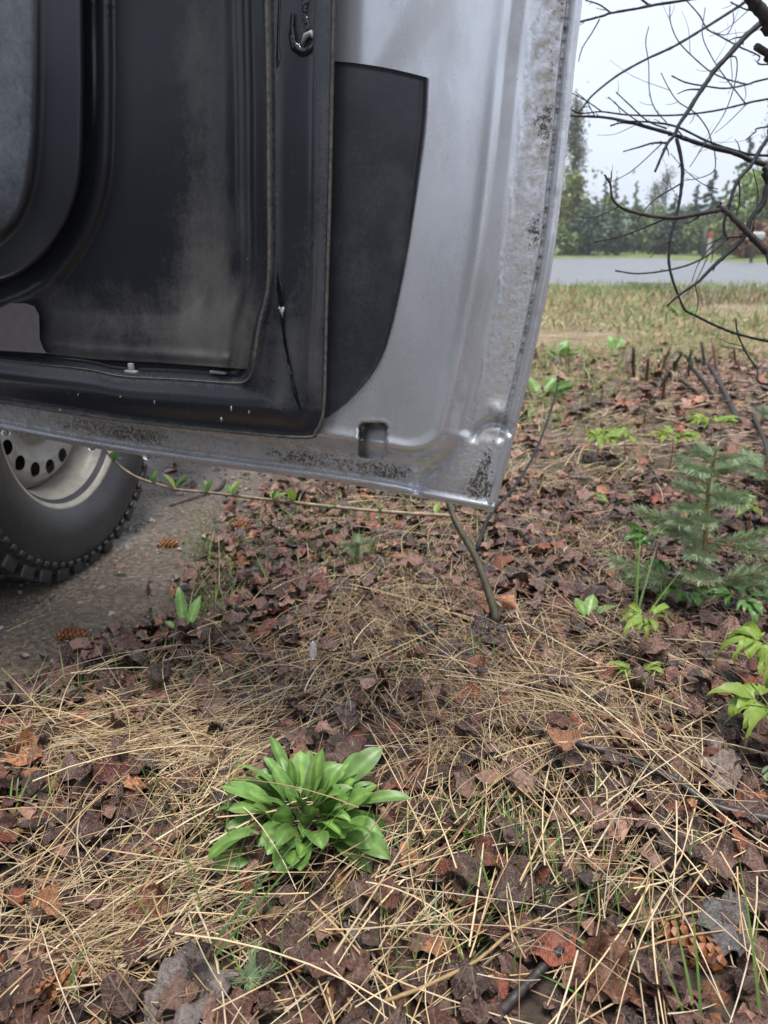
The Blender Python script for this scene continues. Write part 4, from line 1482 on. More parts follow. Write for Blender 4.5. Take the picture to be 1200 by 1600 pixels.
Cs.append(np.repeat(np.array([(0.11, 0.075, 0.05), (0.16, 0.11, 0.07), (0.07, 0.05, 0.035)])[rng.integers(0, 3, len(x))], per, 0))
n0 += len(V)
mk('grass', np.concatenate(Vs), np.concatenate(Fs), M['grass'], cols=np.concatenate(Cs), kind='stuff', label='short green and dry grass growing through the litter towards the road', cat='grass')

# single tufts and long blades that stand out
def tuft(px, py, blades, label, lean=None, name='grass_tuft', wid=0.0022):
    g = on_ground(px, py)
    g[2] = float(gz(g[0], g[1]))
    e = empty(name, tuple(g), label, 'grass tuft', 'grass tufts in the foreground')
    for (az, el, L, dr) in blades:
        x0, y0 = rng.normal(0, 0.006, 2)
        V, F, per = blades_many(np.array([x0]), np.array([y0]), np.array([0.0]), np.array([L]), np.array([wid]), np.array([az]), np.array([el]), np.array([dr]), 8)
        mk('blade', V, F, M['grass'], e, cols=np.tile(grass_cols(1), (len(V), 1)))
    return e


def rb(n, lmin, lmax, az=None, el=1.2):
    return [(rng.uniform(0, 6.28) if az is None else rng.normal(az, 0.35), rng.normal(el, 0.15), rng.uniform(lmin, lmax), rng.uniform(0.1, 0.9)) for _ in range(n)]


tuft(245, 1598, [(0.80, 0.52, 0.30, 0.25), (0.86, 0.50, 0.24, 0.2)], 'two long green blades slanting towards the leafy rosette', wid=0.0028)
tuft(106, 1612, [(1.25, 0.75, 0.085, 0.2), (1.9, 1.0, 0.05, 0.3)], 'short upright green blades at the lower left corner')
tuft(352, 1345, [(1.5, 1.2, 0.11, 0.2), (1.3, 1.0, 0.07, 0.3)], 'thin green blades left of the leafy rosette')
tuft(850, 1440, rb(7, 0.03, 0.065, None, 1.35), 'bright short tuft left of the fallen spruce cone in the foreground')
tuft(925, 1405, rb(5, 0.03, 0.07, None, 1.3), 'small green tuft between crossing straws, centre right')
tuft(745, 1345, rb(9, 0.03, 0.075, None, 1.2), 'green and pale tuft beside the thin red stick')
tuft(1105, 1640, [(1.9, 1.12, 0.13, 0.15), (1.65, 1.2, 0.15, 0.2), (2.1, 1.0, 0.10, 0.3)], 'two tall green blades rising from the bottom edge near the cone')
tuft(1198, 1610, [(1.75, 1.2, 0.17, 0.2), (1.6, 1.0, 0.08, 0.3)], 'tall green blade at the lower right corner')
tuft(15, 1290, rb(4, 0.04, 0.08, 1.2, 1.1), 'small green tuft at the left edge of the litter')
tuft(985, 1020, [(1.6, 1.35, 0.20, 0.1), (1.4, 1.3, 0.22, 0.2), (1.0, 1.0, 0.2, 0.3), (0.6, 0.8, 0.2, 0.3)], 'tall thin grass standing before the spruce seedling', wid=0.0028)
tuft(385, 1090, [(1.6, 1.35, 0.08, 0.2), (1.3, 1.25, 0.06, 0.2)], 'thin upright blades between straws above the rosette')
tuft(240, 1150, rb(7, 0.03, 0.07, None, 1.3), 'small green tuft among dead leaves near the track')

# ================================================================== LEAVED PLANTS
def leaf_path(base, az, el, L, wmax, droop, shape=0.8, nl=10, nw=5, fold=0.18, pet=0.15, wav=0.0, twist=0.0, pw=0.8):
    tt = np.linspace(0, 1, nl)
    ss = np.linspace(-1, 1, nw)
    e = el - droop * tt ** 1.3
    dr_ = np.concatenate([[0], np.cumsum(np.cos(e[:-1]))]) * L / (nl - 1)
    dz_ = np.concatenate([[0], np.cumsum(np.sin(e[:-1]))]) * L / (nl - 1)
    ca, sa_ = math.cos(az), math.sin(az)
    c = np.stack([base[0] + dr_ * ca, base[1] + dr_ * sa_, base[2] + dz_], -1)
    u = np.clip((tt - pet) / (1 - pet), 0, 1)
    hw = wmax * np.maximum(np.sin(np.pi * u ** shape) ** pw, 0.06)
    hw[-1] = wmax * 0.02
    side = np.array([-sa_, ca, 0])
    up = np.stack([-np.sin(e) * ca, -np.sin(e) * sa_, np.cos(e)], -1)
    sd_ = side[None] * math.cos(twist) + up * math.sin(twist)
    un = up * math.cos(twist) - side[None] * math.sin(twist)
    V = c[:, None] + sd_[:, None] * (hw[:, None] * ss[None])[..., None] + un[:, None] * ((fold * np.abs(ss)[None] + wav * np.sin(9 * tt[:, None] + 2 * ss[None])) * hw[:, None])[..., None]
    return V.reshape(-1, 3), grid_faces(nl, nw), tt, ss


def vein_cols(nl, nw, a=(0.95, 0.98, 0.95), mid=(1.45, 1.3, 1.4)):
    c = np.tile(np.array(a), (nl, nw, 1))
    c[:, 1::2] *= 0.82
    c[:, nw // 2] = mid
    return c.reshape(-1, 3)


def rosette(name, px, py, leaves, label, cat='plant', mat='broad', group=None, pet=0.16):
    g = on_ground(px, py)
    g[2] = float(gz(g[0], g[1])) + (0.022 if name == 'broadleaf_rosette' else 0.01)
    e = empty(name, tuple(g), label, cat, group)
    for (az, el, L, w, dr, r0) in leaves:
        b = (r0 * math.cos(az), r0 * math.sin(az), 0.0)
        V, F, _, _ = leaf_path(b, az, el, L, w, dr, rng.uniform(0.75, 1.15), 12, 7, rng.uniform(0.05, 0.4), pet, rng.uniform(0, 0.2), rng.normal(0, 0.4), 0.58 if name == 'broadleaf_rosette' else 0.8)
        tint = rng.uniform(0.8, 1.25)
        mk('leaf', V, F, M[mat], e, cols=vein_cols(12, 7) * tint)
    return e


lv = []
for k in range(78):
    az = k * 2.39996 + rng.normal(0, 0.5)
    ring = k / 77.0                                     # 0 at the heart, 1 at the outside
    back = max(0.0, math.sin(az))
    el = (1.30 - 0.70 * ring) * (0.85 + 0.25 * back) + rng.normal(0, 0.22)
    L = 1.0 * (0.062 + 0.052 * ring) * rng.uniform(0.75, 1.12) * (1 - 0.1 * back)
    lv.append((az, el, L, rng.uniform(0.008, 0.0185) * (1 - 0.2 * back), rng.uniform(0.6, 1.4), rng.uniform(0.004, 0.05)))
for k in range(16):
    lv.append((rng.uniform(0, 6.28), rng.uniform(1.1, 1.5), rng.uniform(0.045, 0.075), rng.uniform(0.008, 0.013), rng.uniform(0.2, 0.9), rng.uniform(0, 0.03)))
rosette('broadleaf_rosette', 478, 1312, lv, 'large bright green leafy rosette growing in the straw in the foreground', pet=0.3)
rosette('dandelion', 290, 1008, [(1.9, 1.15, 0.10, 0.011, 0.5, 0.005), (1.2, 1.0, 0.085, 0.010, 0.5, 0.005), (0.6, 0.9, 0.06, 0.008, 0.6, 0.004), (2.7, 0.7, 0.05, 0.008, 0.6, 0.004)], 'small upright leafy weed at the edge of the dirt track', 'plant', 'broad')
rosette('broadleaf_weed', 845, 632, [(k * 0.9, rng.uniform(0.5, 1.1), 0.15, 0.028, 0.8, 0.03) for k in range(10)], 'green broadleaf weed right beside the door edge', 'plant', 'broad')
for (x_, y_, n_, s_, lab) in [(1045, 1140, 2, 0.03, 'pair of round pale green seed leaves right of the straw mat'), (965, 1140, 2, 0.035, 'tiny pale green sprout left of the pair of seed leaves'), (673, 1372, 1, 0.022, 'single round green leaflet below the rosette, beside a red stick'),
                              (1190, 1245, 3, 0.04, 'small green sprout at the right edge above the dark stick'), (915, 1000, 3, 0.06, 'dark green sprout left of the tall thin grass'), (955, 805, 3, 0.07, 'small green sprout behind, left of the spruce seedling'),
                              (960, 1105, 2, 0.03, 'tiny sprout in the straw above the seed leaves'), (875, 580, 6, 0.16, 'green weed in dry grass right of the door'), (960, 560, 6, 0.15, 'green weed in front of the cut stems'), (1065, 500, 6, 0.2, 'green weed under the bare branches near the road')]:
    rosette('sprout', x_, y_, [(rng.uniform(0, 6.28), rng.uniform(0.4, 1.1), s_ * rng.uniform(0.8, 1.2), s_ * 0.22, 0.5, 0.003) for _ in range(n_)], lab, 'sprout', 'broad', 'small sprouts in the litter')


def palmate(base, az, el, L, droop, lobes=5):
    parts = []
    for k in range(lobes):
        u = (k - (lobes - 1) / 2)
        V, F, _, _ = leaf_path(base, az + u * 0.5 + rng.normal(0, 0.12), el - 0.1 * abs(u) + rng.normal(0, 0.15), L * (1 - 0.2 * abs(u)) * rng.uniform(0.8, 1.2), L * rng.uniform(0.11, 0.17), droop * rng.uniform(0.7, 1.25), 0.72, 10, 5, rng.uniform(0.2, 0.6), 0.02, 0.2, rng.normal(0, 0.3))
        V = V + rng.normal(0, 0.012 * L, V.shape)
        parts.append((V, F))
    return join(parts)


def seedling(name, px, py, h, leaves, label, mat='lime', stem='red_stem', lean=(0, 0), cat='seedling'):
    g = on_ground(px, py)
    g[2] = float(gz(g[0], g[1]))
    e = empty(name, tuple(g), label, cat, 'young seedlings')
    top = np.array([lean[0], lean[1], h])
    Pp = smooth_path([(0, 0, -0.01), top * 0.5 + np.array([0.004, 0.003, 0]), top], 8)
    V, F = tube(Pp, np.linspace(0.0028, 0.0016, 8), 6)
    mk('stem', V, F, M[stem], e)
    for (az, el, L, dr, f) in leaves:
        b = Pp[int(f * 7)]
        tip = b + np.array([math.cos(az), math.sin(az), 0.5]) * L * 0.35
        V1_, F1_ = tube(np.linspace(b, tip, 4), 0.0009, 5)
        V2_, F2_ = palmate(tip, az, el, L, dr)
        mk('leaf', np.concatenate([V1_, V2_]), list(F1_) + [tuple(int(i) + len(V1_) for i in f_) for f_ in F2_], M[mat], e)
    return e


seedling('maple_seedling', 1188, 1120, 0.10, [(3.0, 0.35, 0.078, 1.9, 1), (2.2, 0.4, 0.07, 1.8, 1), (-2.0, 0.2, 0.07, 1.9, 1), (0.3, 0.3, 0.07, 1.6, 1), (-1.0, 0.3, 0.07, 1.7, 1)], 'lime green seedling with drooping leaves at the right edge below the spruce')
seedling('maple_seedling', 1190, 1195, 0.085, [(3.0, 0.4, 0.08, 1.6, 1), (2.0, 0.3, 0.065, 1.6, 1), (-2.3, 0.2, 0.075, 1.8, 1), (0.4, 0.2, 0.06, 1.6, 1), (-1.2, 0.2, 0.065, 1.7, 1)], 'lowest lime green seedling with drooping leaves at the right edge')
seedling('maple_seedling', 1002, 1068, 0.085, [(2.6, 0.5, 0.045, 1.5, 1), (0.6, 0.5, 0.04, 1.3, 1), (-1.9, 0.2, 0.04, 1.6, 1), (3.6, 0.2, 0.045, 1.6, 1)], 'pale seedling on a reddish stem in front of the spruce')
seedling('maple_seedling', 990, 1100, 0.03, [(2.9, 0.2, 0.04, 1.0, 1), (0.2, 0.2, 0.045, 1.0, 1), (-1.5, 0.1, 0.03, 1.0, 1)], 'low pale seedling lying just below the reddish stem')
seedling('maple_seedling', 1015, 940, 0.11, [(3.0, 0.4, 0.07, 1.4, 1), (1.0, 0.4, 0.06, 1.2, 1), (2.0, 0.5, 0.07, 1.4, 0.8), (-1.8, 0.2, 0.06, 1.5, 0.6)], 'bright green seedling under the left boughs of the spruce', 'midgreen')
seedling('maple_seedling', 1150, 1000, 0.06, [(3.0, 0.4, 0.07, 1.5, 1), (1.4, 0.3, 0.06, 1.4, 1), (-1.7, 0.2, 0.06, 1.6, 1), (0.3, 0.2, 0.06, 1.4, 1)], 'green seedling between the spruce foot and the right edge', 'midgreen')
seedling('maple_seedling', 1065, 980, 0.05, [(3.3, 0.2, 0.06, 1.2, 1), (0.2, 0.4, 0.05, 1.2, 1), (-1.6, 0.2, 0.055, 1.4, 1)], 'low green seedling at the foot of the spruce', 'midgreen')
for (x_, y_, s_, lab) in [(930, 735, 0.12, 'left one of two small lime leaves behind the sapling'), (972, 735, 0.12, 'right one of two small lime leaves behind the sapling'), (1045, 740, 0.13, 'lime seedling rising behind the top of the spruce'), (1105, 720, 0.13, 'lime seedling right behind the spruce tip'), (1165, 850, 0.10, 'yellow green seedling right of the spruce at the frame edge')]:
    seedling('maple_seedling', x_, y_, s_ * 0.8, [(rng.uniform(0, 6.28), 0.5, s_ * 0.62, 1.2, 1) for _ in range(4)], lab)

# ---- spruce seedling
def needles(path, r0, ln, n, mat_sides=1):
    """thin needles round a twig"""
    path = np.asarray(path)
    k = rng.uniform(0, len(path) - 1.001, n)
    i = k.astype(int)
    f = (k - i)[:, None]
    p = path[i] * (1 - f) + path[i + 1] * f
    T = path[i + 1] - path[i]
    T /= np.linalg.norm(T, axis=1)[:, None] + 1e-9
    rnd = rng.standard_normal((n, 3))
    N = rnd - (rnd * T).sum(1)[:, None] * T
    N /= np.linalg.norm(N, axis=1)[:, None]
    d = 0.65 * T + 0.75 * N
    d /= np.linalg.norm(d, axis=1)[:, None]
    s = np.cross(d, T)
    s /= np.linalg.norm(s, axis=1)[:, None] + 1e-9
    L = ln * rng.uniform(0.7, 1.15, n)[:, None]
    w = 0.0008
    V = np.stack([p - s * w, p + s * w, p + d * L + s * w * 0.3, p + d * L - s * w * 0.3], 1)
    F = np.arange(n * 4).reshape(n, 4)
    return V.reshape(-1, 3), F


def small_spruce(name, px, py, h, spread, label, nb=22):
    g = on_ground(px, py)
    g[2] = float(gz(g[0], g[1]))
    e = empty(name, tuple(g), label, 'spruce')
    st = smooth_path([(0, 0, -0.01), (0.004, 0, h * 0.4), (-0.003, 0.004, h * 0.75), (0, 0, h)], 20)
    V, F = tube(st, np.linspace(0.006, 0.002, 20), 7)
    mk('trunk', V, F, M['yellow_bark'], e)
    V, F = needles(st[6:], 0, 0.016, 260)
    mk('leader_needles', V, F, M['needle'], e)
    for k in range(nb):
        nw_ = max(2, nb // 5)
        f = 0.18 + 0.74 * ((k % nw_) / (nw_ - 1 if nw_ > 1 else 1)) + rng.normal(0, 0.015)
        f = min(max(f, 0.1), 0.96)
        az = k * 1.2566 * 1.07 + rng.normal(0, 0.25)
        L = spread * (1.10 - f) * rng.uniform(0.75, 1.25) + 0.02
        b = st[int(f * 19)]
        d = np.array([math.cos(az), math.sin(az), 0])
        rise = rng.uniform(0.05, 0.35)
        pth = smooth_path([b, b + d * L * 0.5 + np.array([0, 0, L * rise * 0.35]), b + d * L + np.array([0, 0, L * rise])], 10)
        parts = [tube(pth, np.linspace(0.0022, 0.0009, 10), 5)]
        nd = [needles(pth[1:], 0, 0.017, int(60 + 1300 * L))]
        for s_ in (-1, 1):
            for q_ in (3, 5, 7):
                if L < 0.06:
                    continue
                b2 = pth[q_]
                d2 = d * 0.75 + s_ * 0.65 * np.array([-d[1], d[0], 0])
                l2 = L * 0.42 * (1.1 - q_ / 10)
                p2 = np.linspace(b2, b2 + d2 * l2 + np.array([0, 0, l2 * rise * 0.6]), 5)
                parts.append(tube(p2, np.linspace(0.0014, 0.0007, 5), 4))
                nd.append(needles(p2, 0, 0.016, int(20 + 1300 * l2)))
        V, F = join(parts)
        bo = mk('bough', V, F, M['yellow_bark'], e)
        Vn = np.concatenate([a_ for a_, _ in nd])
        mk('needles', Vn, np.arange(len(Vn)).reshape(-1, 4), M['needle'], bo)
    return e


small_spruce('spruce_seedling', 1080, 978, 0.36, 0.16, 'young spruce seedling with soft blue green boughs on the right', 35)
small_spruce('spruce_seedling', 560, 905, 0.07, 0.06, 'tiny dark spruce seedling in the litter under the door', 9)
small_spruce('spruce_seedling', 392, 1560, 0.03, 0.035, 'tiny sprig of spruce needles at the bottom beside the long blades', 7)
small_spruce('spruce_seedling', 1190, 770, 0.25, 0.2, 'smaller bright spruce behind at the right frame edge', 14)

# ---- sapling under the door with a leafing side twig
g = on_ground(775, 962)
sd0 = 1.52
S_ = empty('sapling', tuple(g), 'bare young sapling under the door corner with a long leafing side twig', 'sapling')
loc = lambda px, py, d: at(np.array(float(px)), np.array(float(py)), np.array(float(d))) - g
stem = smooth_path([loc(776, 972, 1.51), loc(765, 930, 1.52), loc(742, 868, 1.54), (loc(720, 830, 1.55)), loc(706, 800, 1.56), loc(690, 740, 1.58), loc(670, 640, 1.6), loc(660, 500, 1.64)], 40)
V, F = tube(stem, np.linspace(0.0090, 0.004, 40), 8, bump=0.05)
mk('stem', V, F, M['green_bark'], S_)
tw = smooth_path([loc(706, 806, 1.56), loc(640, 802, 1.56), loc(560, 796, 1.57), (loc(440, 783, 1.58)), loc(330, 770, 1.6), loc(275, 764, 1.6), loc(215, 746, 1.6), loc(180, 722, 1.6), loc(160, 696, 1.6)], 60)
V, F = tube(tw, np.linspace(0.0046, 0.0024, 60), 6, bump=0.08)
mk('side_twig', V, F, M['tan_twig'], S_)
tw2 = smooth_path([loc(745, 860, 1.54), loc(765, 805, 1.6), loc(800, 765, 1.75), loc(832, 715, 1.9), loc(858, 650, 2.0), loc(872, 600, 2.1)], 30)
V, F = tube(tw2, np.linspace(0.0045, 0.0022, 30), 6, bump=0.08)
mk('side_twig', V, F, M['twig'], S_)
for (x_, y_, n_, s_) in [(165, 705, 2, 0.03), (178, 724, 2, 0.026), (240, 748, 2, 0.02), (273, 760, 3, 0.026), (328, 766, 3, 0.024), (365, 770, 3, 0.026), (430, 776, 3, 0.028), (452, 778, 2, 0.03), (520, 785, 1, 0.02), (590, 790, 1, 0.02), (683, 792, 1, 0.024)]:
    k = np.argmin([np.hypot(*(np.array(pix((p + g)[None])[:2]).ravel() - np.array([x_, y_]))) for p in tw])
    for j in range(n_):
        V, F, _, _ = leaf_path(tw[k], rng.uniform(0, 6.28), rng.uniform(0.5, 1.2), s_ * rng.uniform(1.1, 1.6), s_ * 0.30, 0.6, 0.9, 8, 5, 0.3, 0.05)
        mk('leaf', V, F, M['lime' if rng.random() < 0.3 else 'midgreen'], S_)
for k, (x_, y_) in enumerate([(589, 806), (638, 807)]):
    drop('water_drop', at(np.array(float(x_)), np.array(float(y_)), np.array(1.565)), 0.0042, 0.006, ['left of two water drops on the sapling twig', 'right of two water drops on the sapling twig'][k])

# ================================================================== CONES, STICKS, BIG LEAVES
t = NT('spruce_cone')
t.to(t.ramp(t.noise(60, 4), [(0.3, (0.13, 0.045, 0.018)), (0.7, (0.36, 0.15, 0.06))]), 'Base Color').val('Roughness', 0.5)
M['cone'] = t.m
ns = 76
parts = []
for k in range(ns):
    f = (k + 0.5) / ns
    az = k * 2.39996
    rad_ = 0.34 * math.sin(math.pi * (0.08 + 0.86 * f)) ** 0.7
    y0 = f - 0.5
    w = 0.16 + 0.05 * math.sin(math.pi * f)
    ca, sa_ = math.cos(az), math.sin(az)
    o_ = np.array([ca, 0, sa_])
    tn = np.array([-sa_, 0, ca])
    ya = np.array([0, 1.0, 0])
    c = o_ * rad_ * 0.55 + ya * (y0 - 0.03)
    tip = o_ * (rad_ + 0.05) + ya * (y0 + 0.13)
    mid_ = (c + tip) / 2 + o_ * 0.06
    V = [c - tn * w * 0.3, c + tn * w * 0.3, mid_ + tn * w * 0.5, tip + tn * w * 0.22, tip - tn * w * 0.22, mid_ - tn * w * 0.5, mid_ - o_ * 0.06]
    parts.append((V, [(0, 1, 2, 5), (5, 2, 3, 4), (1, 0, 6), (2, 1, 6), (3, 2, 6), (4, 3, 6), (5, 4, 6), (0, 5, 6)]))
parts.append(tube([(0, -0.48, 0), (0, 0, 0), (0, 0.46, 0)], [0.10, 0.2, 0.06], 8))
cone_geo = join(parts)
cone_mesh = None
for (x_, y_, az, L, lab) in [(112, 1006, 0.05, 0.055, 'orange brown spruce cone at the edge of the dirt track'), (262, 861, 0.35, 0.05, 'spruce cone lying alone on the wet dirt track'),
                             (116, 1112, 0.45, 0.052, 'light orange spruce cone among leaves below the track edge'), (377, 828, 0.05, 0.055, 'spruce cone in grass beside the track under the door'),
                             (1082, 1500, 2.45, 0.066, 'scaly spruce cone half under leaves at the lower right'), (92, 1572, 0.6, 0.055, 'broken spruce cone at the lower left corner')]:
    g = on_ground(x_, y_)
    zz = (0.018 if x_ < 300 and y_ < 1050 else float(gz(g[0], g[1])) + 0.012)
    o = mk('spruce_cone', cone_geo[0], cone_geo[1], M['cone'], smooth=False, label=lab, cat='spruce cone', group='fallen spruce cones') if cone_mesh is None else bpy.data.objects.new('spruce_cone', cone_mesh)
    if cone_mesh is None:
        cone_mesh = o.data
    else:
        COL.objects.link(o)
        o['label'], o['category'], o['group'] = lab, 'spruce cone', 'fallen spruce cones'
    o.location = (g[0], g[1], zz)
    o.rotation_euler = (rng.normal(0, 0.1), rng.uniform(0, 6), az - math.pi / 2)
    o.scale = (L * 0.85, L, L * 0.85)


def stick(name, pts, r0, r1, mat, label, lift=0.012, group='fallen sticks'):
    q = []
    for (x_, y_) in pts:
        g = on_ground(float(x_), float(y_))
        g[2] = (float(gz(g[0], g[1])) if g[0] > track_x(g[1]) else 0.012) + lift
        q.append(g)
    q = np.array(q)
    c = q[0].copy()
    pp = smooth_path(q, 36)
    pp[:, 2] += 0.0003 * rng.standard_normal(36)
    V, F = tube(pp, np.linspace(r0, r1, 36), 8, bump=0.08)
    mk(name, V, F, M[mat], origin=c, label=label, cat='stick', group=group)


stick('stick', [(895, 1210), (960, 1228), (1040, 1262), (1110, 1297), (1200, 1316), (1260, 1322)], 0.0050, 0.0062, 'stick', 'dark wet stick running to the right edge', 0.028)
stick('stick', [(765, 1625), (820, 1570), (860, 1530), (896, 1498)], 0.0058, 0.0045, 'stick', 'thick dark stick at the bottom edge', 0.02)
stick('stick', [(645, 1416), (690, 1372), (728, 1332), (740, 1322)], 0.0030, 0.0022, 'red_stick', 'thin red brown stick right of the leafy rosette', 0.03)
stick('stick', [(268, 801), (300, 790), (340, 775), (352, 760)], 0.0055, 0.006, 'bark', 'pale grey stick lying on the dirt track', 0.008)
stick('stick', [(760, 1292), (790, 1250), (812, 1205), (822, 1150)], 0.0026, 0.003, 'red_stick', 'thin dark stick standing among straws left of the wet stick', 0.02)
stick('stick', [(600, 1612), (660, 1590), (740, 1545), (790, 1510), (840, 1488)], 0.0022, 0.0016, 'yellow_bark', 'tan woody stem slanting up from the bottom edge', 0.035)
stick('stick', [(1090, 590), (1110, 615), (1150, 690)], 0.010, 0.012, 'bark', 'pale dry branch lying among dead leaves behind the spruce', 0.05)
stick('stick', [(1170, 680), (1190, 730), (1200, 800), (1215, 850)], 0.008, 0.009, 'bark', 'grey dead branch at the right edge beside the spruce', 0.06)
# a few big single leaves with a look of their own
for (x_, y_, L, c, tilt, lab) in [(238, 1448, 0.085, (0.26, 0.085, 0.03), 0.5, 'rust red crumpled leaf left of the long green blades'), (188, 1240, 0.075, (0.15, 0.035, 0.025), 0.3, 'dark red leaf in the litter at left'),
                                  (1120, 1230, 0.12, (0.26, 0.19, 0.15), 0.15, 'large pale brown leaf above the dark wet stick'), (1060, 1245, 0.07, (0.22, 0.12, 0.06), 0.5, 'curled orange brown leaf leaning on the large pale leaf'),
                                  (1130, 1475, 0.11, (0.15, 0.14, 0.14), 0.2, 'grey wrinkled leaf beside the foreground spruce cone'), (950, 1560, 0.10, (0.20, 0.075, 0.035), 0.7, 'red brown leaf standing on edge at the bottom'),
                                  (560, 1500, 0.06, (0.30, 0.27, 0.25), 0.1, 'pale ribbed leaf below the leafy rosette'), (440, 1450, 0.06, (0.33, 0.22, 0.11), 0.3, 'small tan leaf just under the leafy rosette'),
                                  (590, 828, 0.07, (0.42, 0.12, 0.04), 0.1, 'bright orange leaf on the litter under the door corner'), (300, 1590, 0.11, (0.20, 0.17, 0.155), 0.3, 'grey folded leaf at the bottom edge beside the long blades'),
                                  (540, 1560, 0.10, (0.14, 0.06, 0.035), 0.6, 'narrow brown leaf at the bottom edge below the pale leaf'), (545, 1140, 0.055, (0.24, 0.19, 0.18), 0.8, 'grey leaf standing upright above the rosette')]:
    L *= 0.78
    g = on_ground(x_, y_)
    z_ = float(gz(g[0], g[1])) + 0.018 + 0.3 * L * math.sin(tilt)
    V = leaf_shape(rng, 13, 9, 1.5)
    m = rot_mats(np.array([rng.uniform(0, 6.28)]), np.array([tilt]), np.array([rng.uniform(-0.6, 0.6)]))[0]
    o = mk('fallen_leaf', V @ m.T, grid_faces(13, 9), M['leaf_obj'], label=lab, cat='leaf', group='large fallen leaves')
    o.location = (g[0], g[1], z_)
    o.scale = (L, L, L)
    o.color = (*c, 1)

# ---- cut stems and dead stalks behind
CS = empty('cut_shrub', tuple(on_ground(1050, 630)), 'cluster of short cut brown stems standing in dead leaves at right', 'shrub')
cs0 = on_ground(1050, 630)
for (xb, yb_, xt, yt, r) in [(1000, 618, 988, 566, 0.012), (1012, 622, 1008, 575, 0.011), (1035, 636, 1028, 596, 0.012), (1033, 610, 1036, 560, 0.01), (1052, 605, 1046, 567, 0.01), (1075, 612, 1081, 560, 0.010), (1080, 606, 1082, 566, 0.009),
                             (1110, 600, 1096, 560, 0.010), (1122, 610, 1126, 556, 0.010), (1096, 598, 1108, 556, 0.008), (1030, 640, 1036, 590, 0.009), (1120, 645, 1095, 592, 0.012), (1105, 642, 1070, 606, 0.010), (1160, 606, 1140, 560, 0.008), (1020, 600, 985, 585, 0.008)]:
    b = on_ground(xb, yb_)
    q = CAM + ray(xt, yt) * (b[1] - CAM[1]) / ray(xt, yt)[1]
    up_ = np.array([0, 0, 0.5 * float(gz(b[0], b[1]))])
    V, F = tube(smooth_path([b - [0, 0, 0.02], (b + q) / 2 + rng.normal(0, 0.012, 3) + up_ / 2, q + up_ + [rng.normal(0, 0.03), rng.normal(0, 0.04), rng.uniform(0.0, 0.06)]], 8) - cs0, np.linspace(r * 1.05, r * 0.7, 8), 7, bump=0.1)
    mk('stem', V, F, M['red_stick'] if rng.random() < 0.4 else M['bark'], CS)

bp0 = on_ground(1120, 640)
BP = empty('brush_pile', tuple(bp0), 'low pile of dark reddish dead twigs among leaves at the right edge', 'brush pile')
for k in range(60):
    c_ = on_ground(rng.normal(1120, 70), rng.uniform(575, 700))
    az = rng.uniform(0, 6.28)
    l_ = rng.uniform(0.08, 0.30)
    d_v = np.array([math.cos(az), math.sin(az), rng.normal(0.1, 0.45)])
    z0 = float(gz(c_[0], c_[1])) + rng.uniform(0.0, 0.05)
    c_[2] = z0
    q_ = smooth_path([c_ - d_v * l_ / 2, c_ + rng.normal(0, 0.02, 3), c_ + d_v * l_ / 2], 7)
    V, F = tube(q_ - bp0, np.linspace(0.006, 0.003, 7) * rng.uniform(0.4, 1.0), 5)
    mk('twig', V, F, M[['red_stick', 'red_stick', 'stick', 'tan_twig'][k % 4]], BP)

# ================================================================== BARE TREE ON THE RIGHT
tr = np.array([1.36, 1.95, 0.0])
BT = empty('bare_tree', tuple(tr), 'bare dark branches of a leafless tree reaching in from the right', 'tree')
tp = smooth_path([tr + [0.06, 0.05, -0.05], tr + [0.0, 0, 0.5], tr + [-0.06, -0.05, 1.1], tr + [-0.02, 0.0, 1.8], tr + [0.10, 0.1, 2.8]], 40)
V, F = tube(tp - tr, np.linspace(0.055, 0.022, 40), 10, bump=0.05)
mk('trunk', V, F, M['bark'], BT)
Zx = lambda p: (850 + p[0] / 3.334, p[1] / 3.334)


